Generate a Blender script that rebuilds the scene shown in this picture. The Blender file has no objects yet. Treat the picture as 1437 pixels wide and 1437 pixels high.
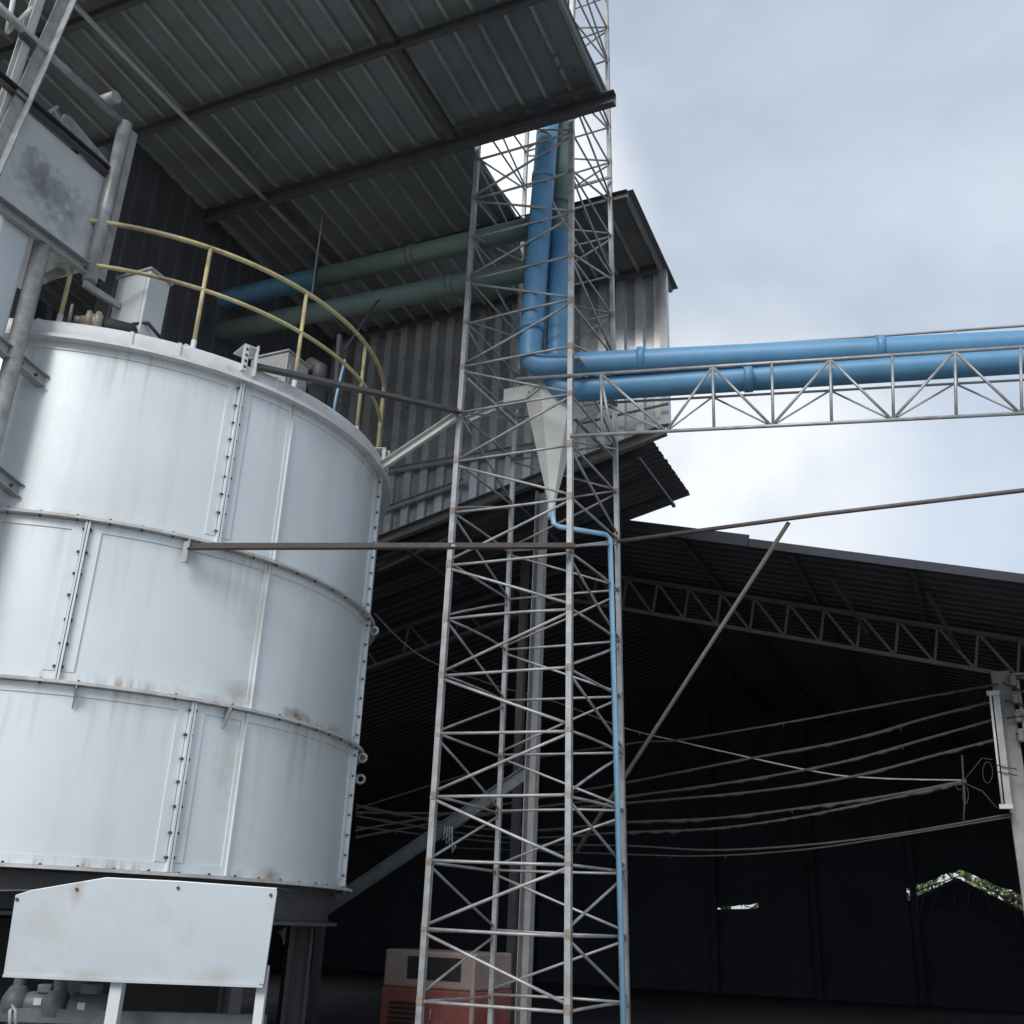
import bpy, bmesh, math, random
from mathutils import Vector, Matrix
random.seed(7)
rad = math.radians
S = bpy.context.scene
COL = S.collection

# ------------------------------------------------------------------ camera
PITCH, ROLL, FOC = rad(22.04), rad(2.38), 1.0
CAM = Vector((0, 0, 1.6))
_R = Vector((1, 0, 0)); FW = Vector((0, math.cos(PITCH), math.sin(PITCH))); _U = Vector((0, -math.sin(PITCH), math.cos(PITCH)))
RT = math.cos(ROLL)*_R + math.sin(ROLL)*_U
UP = -math.sin(ROLL)*_R + math.cos(ROLL)*_U
cd = bpy.data.cameras.new("camera"); cam = bpy.data.objects.new("camera", cd); COL.objects.link(cam)
cd.sensor_fit = 'HORIZONTAL'; cd.sensor_width = 36; cd.lens = 36*FOC; cd.clip_start = .05; cd.clip_end = 2000
cam.matrix_world = Matrix(((RT.x, UP.x, -FW.x, CAM.x), (RT.y, UP.y, -FW.y, CAM.y), (RT.z, UP.z, -FW.z, CAM.z), (0, 0, 0, 1)))
S.camera = cam

# ------------------------------------------------------------------ sky, sun, exposure
SUN_EL, SUN_AZ = rad(37), rad(-116)          # direction to the sun: behind the camera, to its left
sun_dir = Vector((math.cos(SUN_AZ)*math.cos(SUN_EL), math.sin(SUN_AZ)*math.cos(SUN_EL), math.sin(SUN_EL)))
sd = bpy.data.lights.new("sun", 'SUN'); sun = bpy.data.objects.new("sun", sd); COL.objects.link(sun)
sd.energy = 1.5; sd.angle = rad(28); sd.color = (1, .97, .93)
sun.rotation_euler = sun_dir.to_track_quat('Z', 'Y').to_euler()
w = bpy.data.worlds.new("World"); S.world = w; w.use_nodes = True
nt = w.node_tree; nt.nodes.clear()
def wn(t, **k):
    n_ = nt.nodes.new(t)
    for a, b in k.items(): setattr(n_, a, b)
    return n_
out = wn('ShaderNodeOutputWorld'); bg = wn('ShaderNodeBackground')
sky = wn('ShaderNodeTexSky', sky_type='NISHITA', sun_disc=False, sun_elevation=SUN_EL, sun_rotation=math.pi/2 - SUN_AZ)
tc = wn('ShaderNodeTexCoord'); mp = wn('ShaderNodeMapping'); mp.inputs['Scale'].default_value = (1, 1, 1.5)
n1 = wn('ShaderNodeTexNoise'); n1.inputs['Scale'].default_value = 1.9; n1.inputs['Detail'].default_value = 7; n1.inputs['Roughness'].default_value = .55; n1.inputs['Distortion'].default_value = .3
rmp = wn('ShaderNodeValToRGB')
rmp.color_ramp.elements[0].position = .36; rmp.color_ramp.elements[0].color = (2.75, 3.2, 3.85, 1)
rmp.color_ramp.elements[1].position = .66; rmp.color_ramp.elements[1].color = (4.25, 4.7, 5.3, 1)
mix = wn('ShaderNodeMixRGB'); mix.inputs[0].default_value = .86
L = nt.links.new
L(tc.outputs['Generated'], mp.inputs['Vector']); L(mp.outputs[0], n1.inputs['Vector']); L(n1.outputs['Fac'], rmp.inputs[0])
L(sky.outputs[0], mix.inputs[1]); L(rmp.outputs[0], mix.inputs[2])
# thinner, brighter cloud low over the far halls
dv = (RT*((1010-718.5)/1437) - UP*((690-718.5)/1437) + FW).normalized()
dt = wn('ShaderNodeVectorMath', operation='DOT_PRODUCT'); dt.inputs[1].default_value = dv
mr = wn('ShaderNodeMapRange', interpolation_type='SMOOTHSTEP'); mr.inputs[1].default_value = .977; mr.inputs[2].default_value = 1.0
n2 = wn('ShaderNodeTexNoise'); n2.inputs['Scale'].default_value = 7; n2.inputs['Detail'].default_value = 6
ml = wn('ShaderNodeMath', operation='MULTIPLY'); ml2 = wn('ShaderNodeMath', operation='MULTIPLY'); ml2.inputs[1].default_value = 1.5
mix2 = wn('ShaderNodeMixRGB'); mix2.inputs[2].default_value = (6.3, 6.45, 6.6, 1)
nrm = wn('ShaderNodeVectorMath', operation='NORMALIZE')
L(tc.outputs['Generated'], nrm.inputs[0]); L(nrm.outputs[0], dt.inputs[0]); L(dt.outputs['Value'], mr.inputs[0]); L(tc.outputs['Generated'], n2.inputs['Vector'])
L(mr.outputs[0], ml.inputs[0]); L(n2.outputs['Fac'], ml2.inputs[0]); L(ml2.outputs[0], ml.inputs[1])
dv2 = (RT*((600-718.5)/1437) - UP*((330-718.5)/1437) + FW).normalized()    # bright halo added to the sky behind the shed roof
dt2 = wn('ShaderNodeVectorMath', operation='DOT_PRODUCT'); dt2.inputs[1].default_value = dv2
mr2 = wn('ShaderNodeMapRange', interpolation_type='SMOOTHSTEP'); mr2.inputs[1].default_value = .975; mr2.inputs[2].default_value = .992
mx_ = wn('ShaderNodeMath', operation='MAXIMUM')
L(nrm.outputs[0], dt2.inputs[0]); L(dt2.outputs['Value'], mr2.inputs[0]); L(mr2.outputs[0], mx_.inputs[0]); L(ml.outputs[0], mx_.inputs[1])
L(mx_.outputs[0], mix2.inputs[0]); L(mix.outputs[0], mix2.inputs[1])
L(mix2.outputs[0], bg.inputs['Color']); bg.inputs['Strength'].default_value = .085
L(bg.outputs[0], out.inputs[0])
S.view_settings.view_transform = 'Standard'; S.view_settings.look = 'None'; S.view_settings.gamma = 1
S.view_settings.use_curve_mapping = False; S.view_settings.exposure = 1.0
S.render.engine = 'CYCLES'; S.cycles.use_denoising = True; S.cycles.max_bounces = 8

# ------------------------------------------------------------------ finding points: building axes U (along the sheds) and N (away from the yard)
AU = Vector((.908, -.419, 0)); AN = Vector((.419, .908, 0)); AZ = Vector((0, 0, 1))
def W(u, n, z): return AU*u + AN*n + AZ*z
def ray(x, y): return RT*((x-718.5)/1437) - UP*((y-718.5)/1437) + FW
def on(x, y, axis, d):
    r = ray(x, y); return CAM + r*((d - CAM.dot(axis))/r.dot(axis))
def pn(x, y, n): return on(x, y, AN, n)
def pu(x, y, u): return on(x, y, AU, u)
def py(x, y, Y): return on(x, y, Vector((0, 1, 0)), Y)
def pz(x, y, z): return on(x, y, AZ, z)
TC = Vector((-4.983, 12.1, 0)); TR = 3.278
def pt(x, y, r=TR):
    d = ray(x, y); a = d.x**2+d.y**2; b = -(d.x*TC.x+d.y*TC.y); c = TC.x**2+TC.y**2-r*r
    return CAM + d*((-b-math.sqrt(max(b*b-a*c, 0)))/a)
def TP(ang, r, z): return Vector((TC.x+r*math.cos(rad(ang)), TC.y+r*math.sin(rad(ang)), z))

# ------------------------------------------------------------------ materials
MATS = {}
def mat(name, col, rough=.5, metal=0, var=.12, scale=3., stain=None, stain_amt=.4, stain_scale=1.5, streak=False, bump=.0, bump_scale=40., spec=.5, spots=None):
    m = bpy.data.materials.new(name); m.use_nodes = True; t = m.node_tree; N = t.nodes; l = t.links.new
    b = N['Principled BSDF']; b.inputs['Metallic'].default_value = metal; b.inputs['Specular IOR Level'].default_value = spec
    co = N.new('ShaderNodeTexCoord')
    n = N.new('ShaderNodeTexNoise'); n.inputs['Scale'].default_value = scale; n.inputs['Detail'].default_value = 8; n.inputs['Roughness'].default_value = .62
    l(co.outputs['Object'], n.inputs['Vector'])
    r = N.new('ShaderNodeValToRGB'); r.color_ramp.elements[0].position = .3; r.color_ramp.elements[1].position = .7
    r.color_ramp.elements[0].color = (*[c*(1-var) for c in col], 1); r.color_ramp.elements[1].color = (*[min(c*(1+var), 1) for c in col], 1)
    l(n.outputs['Fac'], r.inputs[0]); cur = r.outputs[0]
    if stain:
        mpn = N.new('ShaderNodeMapping'); l(co.outputs['Object'], mpn.inputs['Vector'])
        mpn.inputs['Scale'].default_value = (3.2, 3.2, .16) if streak else (1, 1, 1)
        ns = N.new('ShaderNodeTexNoise'); ns.inputs['Scale'].default_value = stain_scale; ns.inputs['Detail'].default_value = 9; ns.inputs['Roughness'].default_value = .65
        l(mpn.outputs[0], ns.inputs['Vector'])
        rs = N.new('ShaderNodeValToRGB'); rs.color_ramp.elements[0].position = .52; rs.color_ramp.elements[1].position = .74
        rs.color_ramp.elements[0].color = (0, 0, 0, 1); rs.color_ramp.elements[1].color = (stain_amt,)*3+(1,)
        l(ns.outputs['Fac'], rs.inputs[0])
        mx = N.new('ShaderNodeMixRGB'); l(rs.outputs[0], mx.inputs[0]); l(cur, mx.inputs[1]); mx.inputs[2].default_value = (*stain, 1); cur = mx.outputs[0]
    for (p, rr, c, amt, zs) in (spots or []):          # placed patches: rust, dirt, and a shadow painted on the tank
        geo = N.new('ShaderNodeNewGeometry')
        sb = N.new('ShaderNodeVectorMath'); sb.operation = 'SUBTRACT'; sb.inputs[1].default_value = p; l(geo.outputs['Position'], sb.inputs[0])
        sc = N.new('ShaderNodeVectorMath'); sc.operation = 'MULTIPLY'; sc.inputs[1].default_value = (1/rr, 1/rr, 1/(rr*zs)); l(sb.outputs[0], sc.inputs[0])
        le = N.new('ShaderNodeVectorMath'); le.operation = 'LENGTH'; l(sc.outputs[0], le.inputs[0])
        n3 = N.new('ShaderNodeTexNoise'); n3.inputs['Scale'].default_value = 9; n3.inputs['Detail'].default_value = 9; l(geo.outputs['Position'], n3.inputs['Vector'])
        ad = N.new('ShaderNodeMath'); ad.operation = 'MULTIPLY_ADD'; ad.inputs[1].default_value = 1.3; l(n3.outputs['Fac'], ad.inputs[0]); l(le.outputs['Value'], ad.inputs[2])
        mr_ = N.new('ShaderNodeMapRange'); mr_.inputs[1].default_value = 1.55; mr_.inputs[2].default_value = .55; mr_.inputs[3].default_value = 0; mr_.inputs[4].default_value = amt; l(ad.outputs[0], mr_.inputs[0])
        mx = N.new('ShaderNodeMixRGB'); l(mr_.outputs[0], mx.inputs[0]); l(cur, mx.inputs[1]); mx.inputs[2].default_value = (*c, 1); cur = mx.outputs[0]
    l(cur, b.inputs['Base Color'])
    rr_ = N.new('ShaderNodeMapRange'); rr_.inputs[3].default_value = max(rough-.12, .05); rr_.inputs[4].default_value = min(rough+.12, 1); l(n.outputs['Fac'], rr_.inputs[0]); l(rr_.outputs[0], b.inputs['Roughness'])
    if bump:
        nb = N.new('ShaderNodeTexNoise'); nb.inputs['Scale'].default_value = bump_scale; nb.inputs['Detail'].default_value = 6; l(co.outputs['Object'], nb.inputs['Vector'])
        bp = N.new('ShaderNodeBump'); bp.inputs['Strength'].default_value = bump; bp.inputs['Distance'].default_value = .02; l(nb.outputs['Fac'], bp.inputs['Height']); l(bp.outputs[0], b.inputs['Normal'])
    MATS[name] = m; return m
RUST = (.16, .085, .035)
tank_paint = mat('tank_paint', (.65, .695, .715), .36, .2, .05, .7, (.44, .43, .39), .28, 1.1, True, .16, 1.1,
    spots=[(tuple(pt(338, 972)), .30, (.30, .20, .10), .55, .5), (tuple(pt(415, 1004)), .30, RUST, .85, .30), (tuple(pt(376, 1230)), .20, (.25, .16, .08), .7, .5),
           (tuple(pt(470, 1030)), .30, (.30, .23, .16), .6, .4), (tuple(pt(300, 985)), .3, (.3, .2, .11), .5, .35), (tuple(pt(320, 1060)), .22, (.42, .40, .34), .45, 3.0), (tuple(pt(250, 1150)), .15, (.42, .40, .36), .45, 3.0),
           (tuple(pt(360, 870)), .25, (.45, .42, .33), .4, 2.2), (tuple(pt(40, 600)), .5, (.50, .52, .53), .4, 1.6)])  # last patch paints the hoist column's shadow on the shell
def rust_runs(m, levels, col, amt):
    t = m.node_tree; N = t.nodes; l = t.links.new; b = N['Principled BSDF']; cur = b.inputs['Base Color'].links[0].from_socket
    geo = N.new('ShaderNodeNewGeometry'); sx = N.new('ShaderNodeSeparateXYZ'); l(geo.outputs['Position'], sx.inputs[0])
    mp_ = N.new('ShaderNodeMapping'); mp_.inputs['Scale'].default_value = (1, 1, .05); l(geo.outputs['Position'], mp_.inputs['Vector'])
    n_ = N.new('ShaderNodeTexNoise'); n_.inputs['Scale'].default_value = 15; n_.inputs['Detail'].default_value = 5; l(mp_.outputs[0], n_.inputs['Vector'])
    n2_ = N.new('ShaderNodeTexNoise'); n2_.inputs['Scale'].default_value = .9; l(geo.outputs['Position'], n2_.inputs['Vector'])
    sm_ = N.new('ShaderNodeMath'); sm_.operation = 'MULTIPLY'; l(n_.outputs['Fac'], sm_.inputs[0]); l(n2_.outputs['Fac'], sm_.inputs[1])
    r_ = N.new('ShaderNodeMapRange'); r_.inputs[1].default_value = .27; r_.inputs[2].default_value = .42; l(sm_.outputs[0], r_.inputs[0])
    for (z0, dz) in levels:
        mr_ = N.new('ShaderNodeMapRange'); mr_.inputs[1].default_value = z0-dz; mr_.inputs[2].default_value = z0; mr_.inputs[3].default_value = 0; mr_.inputs[4].default_value = 1; l(sx.outputs['Z'], mr_.inputs[0])
        lt_ = N.new('ShaderNodeMath'); lt_.operation = 'LESS_THAN' if dz > 0 else 'GREATER_THAN'; lt_.inputs[1].default_value = z0+.001 if dz > 0 else z0-.001; l(sx.outputs['Z'], lt_.inputs[0])
        a1 = N.new('ShaderNodeMath'); a1.operation = 'MULTIPLY'; l(mr_.outputs[0], a1.inputs[0]); l(lt_.outputs[0], a1.inputs[1])
        a2 = N.new('ShaderNodeMath'); a2.operation = 'MULTIPLY'; l(a1.outputs[0], a2.inputs[0]); l(r_.outputs[0], a2.inputs[1])
        a3 = N.new('ShaderNodeMath'); a3.operation = 'MULTIPLY'; a3.inputs[1].default_value = amt; l(a2.outputs[0], a3.inputs[0])
        mx = N.new('ShaderNodeMixRGB'); l(a3.outputs[0], mx.inputs[0]); l(cur, mx.inputs[1]); mx.inputs[2].default_value = (*col, 1); cur = mx.outputs[0]
    l(cur, b.inputs['Base Color'])
rust_runs(tank_paint, [(6.8, .7), (4.96, .8), (3.43, .9)], (.36, .30, .21), .5)
rust_runs(tank_paint, [(1.92, -.10), (3.45, -.13), (4.98, -.08)], (.26, .17, .09), .8)
rim_paint = mat('rim_paint', (.62, .635, .645), .45, 0, .08, 3, (.33, .30, .26), .5, 4, False, .15, 12)
flange_paint = mat('flange_paint', (.47, .475, .47), .5, 0, .18, 5, RUST, .5, 4, False, .2, 30)
galv = mat('galvanised_steel', (.325, .335, .34), .45, .35, .25, 7, (.19, .14, .10), .5, 5, False, .08, 30)
weld = mat('rusty_weld', (.25, .21, .18), .6, .3, .3, 14, (.13, .075, .04), .8, 8, False, .3, 60)
galv_dull = mat('dull_grey_steel', (.33, .335, .34), .55, .15, .15, 6, (.20, .17, .14), .4, 4)
channel_paint = mat('pale_channel_paint', (.52, .535, .52), .5, 0, .08, 5, (.3, .28, .24), .4, 4)
gasket = mat('rusty_gasket', (.075, .055, .042), .8, 0, .4, 9)
bolt_m = mat('dark_bolt', (.07, .065, .06), .6, .3, .2, 20)
yellow = mat('yellow_paint', (.50, .44, .235), .55, 0, .18, 6, (.17, .13, .08), .8, 5, False, .1, 40, spots=[(tuple(pt(205, 335, TR-.1)), .55, (.13, .10, .075), .9, 1.0), (tuple(pt(230, 400, TR-.1)), .5, (.13, .10, .075), .9, 1.0), (tuple(pt(290, 360, TR-.1)), .22, (.15, .11, .075), .8, 1.5)])
white_paint = mat('white_paint', (.52, .56, .585), .45, 0, .03, 2, (.44, .44, .42), .25, 2)
blue = mat('blue_pipe_paint', (.09, .25, .425), .45, 0, .14, 1.4, (.16, .25, .33), .55, 2.2, False, .06, 30)
olive = mat('dull_green_pipe', (.105, .155, .14), .55, 0, .12, 2.5, (.12, .14, .11), .5, 2)  # one dull green over every length of these pipes
blue_dull = mat('dusty_blue_pipe', (.045, .14, .22), .5, 0, .12, 2.5, (.13, .17, .16), .6, 2)
teal = mat('pale_teal_pipe', (.27, .40, .42), .45, 0, .1, 3)
lightblue = mat('light_blue_pipe', (.26, .46, .62), .4, 0, .07, 6)
truss_m = mat('dusty_truss_steel', (.15, .15, .145), .7, 0, .2, 4, (.08, .065, .05), .5, 3)
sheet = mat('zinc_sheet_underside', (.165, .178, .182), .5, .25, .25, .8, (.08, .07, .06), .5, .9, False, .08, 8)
wall_m = mat('zinc_wall_sheet', (.42, .43, .445), .30, .5, .18, 1.5, (.16, .13, .11), .4, 1.2, False, .05, 10)
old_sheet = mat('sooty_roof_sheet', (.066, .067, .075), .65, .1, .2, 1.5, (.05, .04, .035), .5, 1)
purlin_m = mat('dark_purlin_steel', (.075, .077, .082), .6, .1, .2, 5, (.08, .055, .04), .4, 3)
brown = mat('brown_primer_steel', (.085, .066, .06), .6, 0, .15, 8, (.2, .17, .15), .5, 5)
dark_beam = mat('dark_painted_beam', (.075, .075, .078), .55, 0, .15, 8)
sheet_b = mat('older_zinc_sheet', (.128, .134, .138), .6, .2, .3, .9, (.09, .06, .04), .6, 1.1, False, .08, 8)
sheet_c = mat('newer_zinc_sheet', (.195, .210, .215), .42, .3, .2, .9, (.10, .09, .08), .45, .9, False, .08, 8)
wall_b = mat('older_wall_sheet', (.35, .352, .36), .4, .4, .2, 1.5, (.17, .12, .09), .5, 1.3, False, .05, 10)
wall_c = mat('newer_wall_sheet', (.52, .535, .55), .26, .5, .14, 1.5, (.2, .17, .15), .3, 1.2, False, .05, 10)
rib_lit = mat('lit_rib_zinc', (.27, .285, .288), .45, .25, .3, 1.5, (.10, .09, .08), .6, 1.2)  # lighter rib faces stand in for light caught along the ribs
rib_wall = mat('lit_wall_rib', (.66, .68, .69), .28, .5, .15, 1.5, (.25, .22, .2), .4, 1.2)  # painted highlights: wall ribs coloured brighter than the flats
hall_dark = mat('dark_hall_sheet', (.034, .037, .050), .85, 0, .3, .8)  # near-black blue tone for hall and shelter surfaces
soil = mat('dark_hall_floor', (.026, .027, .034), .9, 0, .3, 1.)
concrete_y = mat('yard_concrete', (.24, .235, .225), .9, 0, .2, .6, (.12, .11, .10), .6, .5, False, .3, 15)
concrete = mat('column_concrete', (.30, .30, .295), .8, 0, .15, 5, (.17, .16, .15), .5, 3, False, .2, 40)
cable_m = mat('dusty_cable', (.075, .074, .072), .9, 0, .3, 30)
cone_paint = mat('cream_grey_paint', (.60, .615, .585), .45, 0, .05, 3, (.42, .41, .37), .4, 3)
grimy_white = mat('stained_white_panel', (.52, .55, .57), .5, 0, .06, 3, (.22, .225, .23), .0, 2.2,
    spots=[(tuple(pu(60, 258, -7.9)), .42, (.17, .175, .18), .9, 1.0), (tuple(pu(95, 300, -7.9)), .40, (.19, .195, .20), .85, 1.2), (tuple(pu(45, 240, -7.9)), .3, (.18, .185, .19), .7, 1.0)]
    + [(tuple(pu(x, y, -7.9)), r, (.55, .60, .54), .95, 1.0) for x, y, r in ((33, 279, .05), (85, 305, .07), (94, 290, .055), (101, 274, .04), (113, 284, .045), (70, 225, .06), (58, 222, .04))])
black_m = mat('dark_rubber', (.02, .02, .022), .7, 0, .2, 10)
pump_m = mat('grey_green_cast_iron', (.12, .14, .145), .55, .2, .2, 10)
panel_paint = mat('housing_paint', (.45, .495, .53), .38, .15, .05, 1.2, (.36, .36, .34), .5, 2.2, False, .2, 1.5, spots=[(tuple(py(60, 1300, 8.6)), .3, (.38, .38, .36), .4, .6), (tuple(py(300, 1370, 8.6)), .25, (.30, .25, .19), .5, .4), (tuple(py(120, 1370, 8.6)), .3, (.33, .28, .22), .5, .25), (tuple(py(108, 1250, 8.6)), .08, (.3, .2, .12), .5, 2.5)])
brass = mat('greasy_tan_casting', (.36, .32, .26), .5, .2, .3, 18, (.05, .045, .04), .8, 9, False, .2, 50)
red_m = mat('faded_red_paint', (.27, .085, .07), .5, 0, .2, 4, (.35, .25, .22), .5, 3)
cream_m = mat('pale_pink_panel', (.36, .28, .25), .5, 0, .12, 4)
tube_glass = mat('lamp_tube_glass', (.75, .76, .76), .25, 0, .02, 5)
bark = mat('tree_bark', (.09, .07, .05), .9, 0, .25, 8, None, 0, 1, False, .4, 25)
leaf = mat('tree_leaf', (.20, .25, .08), .5, 0, .5, 2)

# ------------------------------------------------------------------ mesh helpers
class MB:
    def __init__(s): s.v = []; s.f = []; s.sm = []; s.marks = []
    def mat(s, k): s.marks.append((len(s.f), k)); return s            # faces added from here on use material slot k
    def add(s, vs, fs, smooth=False):
        o = len(s.v); s.v += [Vector(p) for p in vs]; s.f += [tuple(o+i for i in f) for f in fs]; s.sm += [smooth]*len(fs); return s
    def box(s, c, dx, dy, dz, X=Vector((1, 0, 0)), Y=Vector((0, 1, 0)), Z=AZ):
        c = Vector(c); vs = [c+X*(a*dx/2)+Y*(b*dy/2)+Z*(e*dz/2) for e in (-1, 1) for b in (-1, 1) for a in (-1, 1)]
        return s.add(vs, [(0, 2, 3, 1), (4, 5, 7, 6), (0, 1, 5, 4), (2, 6, 7, 3), (0, 4, 6, 2), (1, 3, 7, 5)])
    def frame(s, p, q, up):
        d = (q-p).normalized(); a = up - d*up.dot(d)
        if a.length < 1e-4: a = Vector((1, 0, 0)) - d*d.x
        a.normalize(); return d, d.cross(a), a
    def bar(s, p, q, w_, h, up=AZ):
        p = Vector(p); q = Vector(q); d, x, z = s.frame(p, q, up)
        return s.box((p+q)/2, (q-p).length, w_, h, d, x, z)
    def channel(s, p, q, w_, h, t=.008, up=AZ, flip=1):            # C-section
        p = Vector(p); q = Vector(q); d, x, z = s.frame(p, q, up); x = x*flip; c = (p+q)/2; ln = (q-p).length
        s.box(c - x*(w_/2), ln, t, h, d, x, z)
        s.box(c + z*(h/2-t/2) + x*(t*.5+.0005), ln-.002, w_-t*.5, t, d, x, z); s.box(c - z*(h/2-t/2) + x*(t*.5+.0005), ln-.002, w_-t*.5, t, d, x, z); return s
    def angle(s, p, q, a, t=.007, up=AZ, flip=1):                  # L-section
        p = Vector(p); q = Vector(q); d, x, z = s.frame(p, q, up); x = x*flip; c = (p+q)/2; ln = (q-p).length
        s.box(c, ln, t, a, d, x, z); s.box(c - z*(a/2-t/2) + x*(a/2+.001), ln-.002, a, t, d, x, z); return s
    def ibeam(s, p, q, w_, h, t=.012, up=AZ):
        p = Vector(p); q = Vector(q); d, x, z = s.frame(p, q, up); c = (p+q)/2; ln = (q-p).length
        s.box(c, ln-.002, t, h-2*t, d, x, z); s.box(c+z*(h/2-t/2), ln, w_, t, d, x, z); s.box(c-z*(h/2-t/2), ln, w_, t, d, x, z); return s
    def tube(s, pts, r, seg=10, caps=True, rf=None):
        pts = [Vector(p) for p in pts]; o = len(s.v); m = len(pts); prev = None
        for i, p in enumerate(pts):
            d = (pts[min(i+1, m-1)] - pts[max(i-1, 0)]).normalized()
            if prev is None:
                a = AZ - d*d.z
                if a.length < 1e-3: a = Vector((1, 0, 0)) - d*d.x
            else: a = prev - d*prev.dot(d)
            a.normalize(); prev = a; b = d.cross(a); rr = rf(i) if rf else r
            for k in range(seg):
                t = 2*math.pi*k/seg; s.v.append(p + (a*math.cos(t) + b*math.sin(t))*rr)
        for i in range(m-1):
            for k in range(seg):
                s.f.append((o+i*seg+k, o+i*seg+(k+1) % seg, o+(i+1)*seg+(k+1) % seg, o+(i+1)*seg+k)); s.sm.append(True)
        if caps:
            s.f.append(tuple(o+k for k in reversed(range(seg)))); s.f.append(tuple(o+(m-1)*seg+k for k in range(seg))); s.sm += [False]*2
        return s
    def lathe(s, prof, c, seg=32, axis=AZ, a0=0, a1=360, smooth=True):
        c = Vector(c); full = abs(a1-a0) >= 360; x = Vector((1, 0, 0)) if abs(axis.x) < .9 else Vector((0, 1, 0)); x = (x-axis*x.dot(axis)).normalized(); y = axis.cross(x)
        ns = seg if full else seg+1; o = len(s.v)
        for (r, z) in prof:
            for k in range(ns):
                t = rad(a0+(a1-a0)*k/seg); s.v.append(c + axis*z + (x*math.cos(t)+y*math.sin(t))*r)
        for i in range(len(prof)-1):
            for k in range(seg):
                k2 = (k+1) % ns
                s.f.append((o+i*ns+k, o+i*ns+k2, o+(i+1)*ns+k2, o+(i+1)*ns+k)); s.sm.append(smooth)
        return s
    def poly(s, pts, nrm, t):                                       # flat polygon given a thickness
        pts = [Vector(p) for p in pts]; k = len(pts); nrm = nrm.normalized()
        a = sum((pts[i].cross(pts[(i+1) % k]) for i in range(k)), Vector()); 
        if a.dot(nrm) < 0: pts = pts[::-1]
        vs = [p+nrm*(t/2) for p in pts] + [p-nrm*(t/2) for p in pts]
        return s.add(vs, [tuple(range(k)), tuple(reversed(range(k, 2*k)))] + [(i, i+k, (i+1) % k+k, (i+1) % k) for i in range(k)])
    def bolt(s, p, d, r=.014, h=.016):
        d = d.normalized(); return s.tube([p, p+d*h], r, 6)
ORG = {}
def tag(o, label=None, cat=None, group=None, kind=None):
    if label: o['label'] = label
    if cat: o['category'] = cat
    if group: o['group'] = group
    if kind: o['kind'] = kind
    return o
def thing(name, loc, label, cat, group=None):
    o = bpy.data.objects.new(name, None); o.empty_display_size = .2; COL.objects.link(o); o.location = loc; ORG[o] = Vector(loc)
    return tag(o, label, cat, group)
def obj(name, mb, m, parent=None, bevel=0, solid=0, org=None):
    if parent is not None: og = ORG[parent]
    else:
        og = org if org is not None else Vector((sum(p.x for p in mb.v)/len(mb.v), sum(p.y for p in mb.v)/len(mb.v), min(p.z for p in mb.v)))
    me = bpy.data.meshes.new(name); me.from_pydata([p-og for p in mb.v], [], mb.f)
    for p, sflag in zip(me.polygons, mb.sm): p.use_smooth = sflag
    me.update()
    for mm in (m if isinstance(m, (list, tuple)) else [m]): me.materials.append(mm)
    for st, k in mb.marks:
        for p in me.polygons[st:]: p.material_index = k
    o = bpy.data.objects.new(name, me); COL.objects.link(o)
    if parent is not None: o.parent = parent
    else: o.location = og
    ORG[o] = og
    if bevel:
        b = o.modifiers.new('bevel', 'BEVEL'); b.width = bevel; b.segments = 2; b.limit_method = 'ANGLE'
    if solid:
        b = o.modifiers.new('solid', 'SOLIDIFY'); b.thickness = solid; b.offset = 0
    return o
def corrugated(p, run, across, nrm, width, period=.3, depth=.035, top=.05, lens=None, jag=0, tones=False):
    """sheet: ribs run along 'run'; 'lens(s)' gives start and end along run at distance s across"""
    xs = []; s = 0
    while s < width:
        for a, d in ((0, 0), (period-top-.05, 0), (period-top-.025, depth), (period-.025, depth)):
            if s+a <= width: xs.append((s+a, d))
        s += period
    xs.append((width, 0)); mb = MB(); vs = []; fs = []
    for (a, d) in xs:
        l0, l1 = lens(a); j = random.uniform(-jag, jag) if jag else 0
        for k in range(5):
            t = l0 + (l1+j-l0)*k/4
            vs.append(p + across*a + run*t + nrm*d)
    ribs = []
    for i in range(len(xs)-1):
        for k in range(4): (ribs if xs[i][1] > 0 and xs[i+1][1] > 0 else fs).append((i*5+k, i*5+k+1, (i+1)*5+k+1, (i+1)*5+k))
    tone = {}
    for fc in fs: tone.setdefault(int(xs[fc[0]//5][0]/(period*3)), []).append(fc)
    mb.v += [Vector(q) for q in vs]
    for key in tone: mb.mat(random.choice((0, 0, 2, 3)) if tones else 0); mb.f += tone[key]; mb.sm += [False]*len(tone[key])
    mb.mat(1); mb.f += ribs; mb.sm += [False]*len(ribs); return mb

# ------------------------------------------------------------------ ground
g = MB().add([(-300, -300, 0), (300, -300, 0), (300, 600, 0), (-300, 600, 0)], [(0, 1, 2, 3)])
tag(obj('ground', g, concrete_y, org=Vector((0, 0, 0))), kind='structure')
f = MB().add([W(-24, 14.2, .004), W(7, 14.2, .004), W(7, 33.9, .004), W(-24, 33.9, .004)], [(0, 1, 2, 3)])
tag(obj('hall_floor', f, soil, org=W(-9, 24, 0)), kind='structure')

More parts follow.
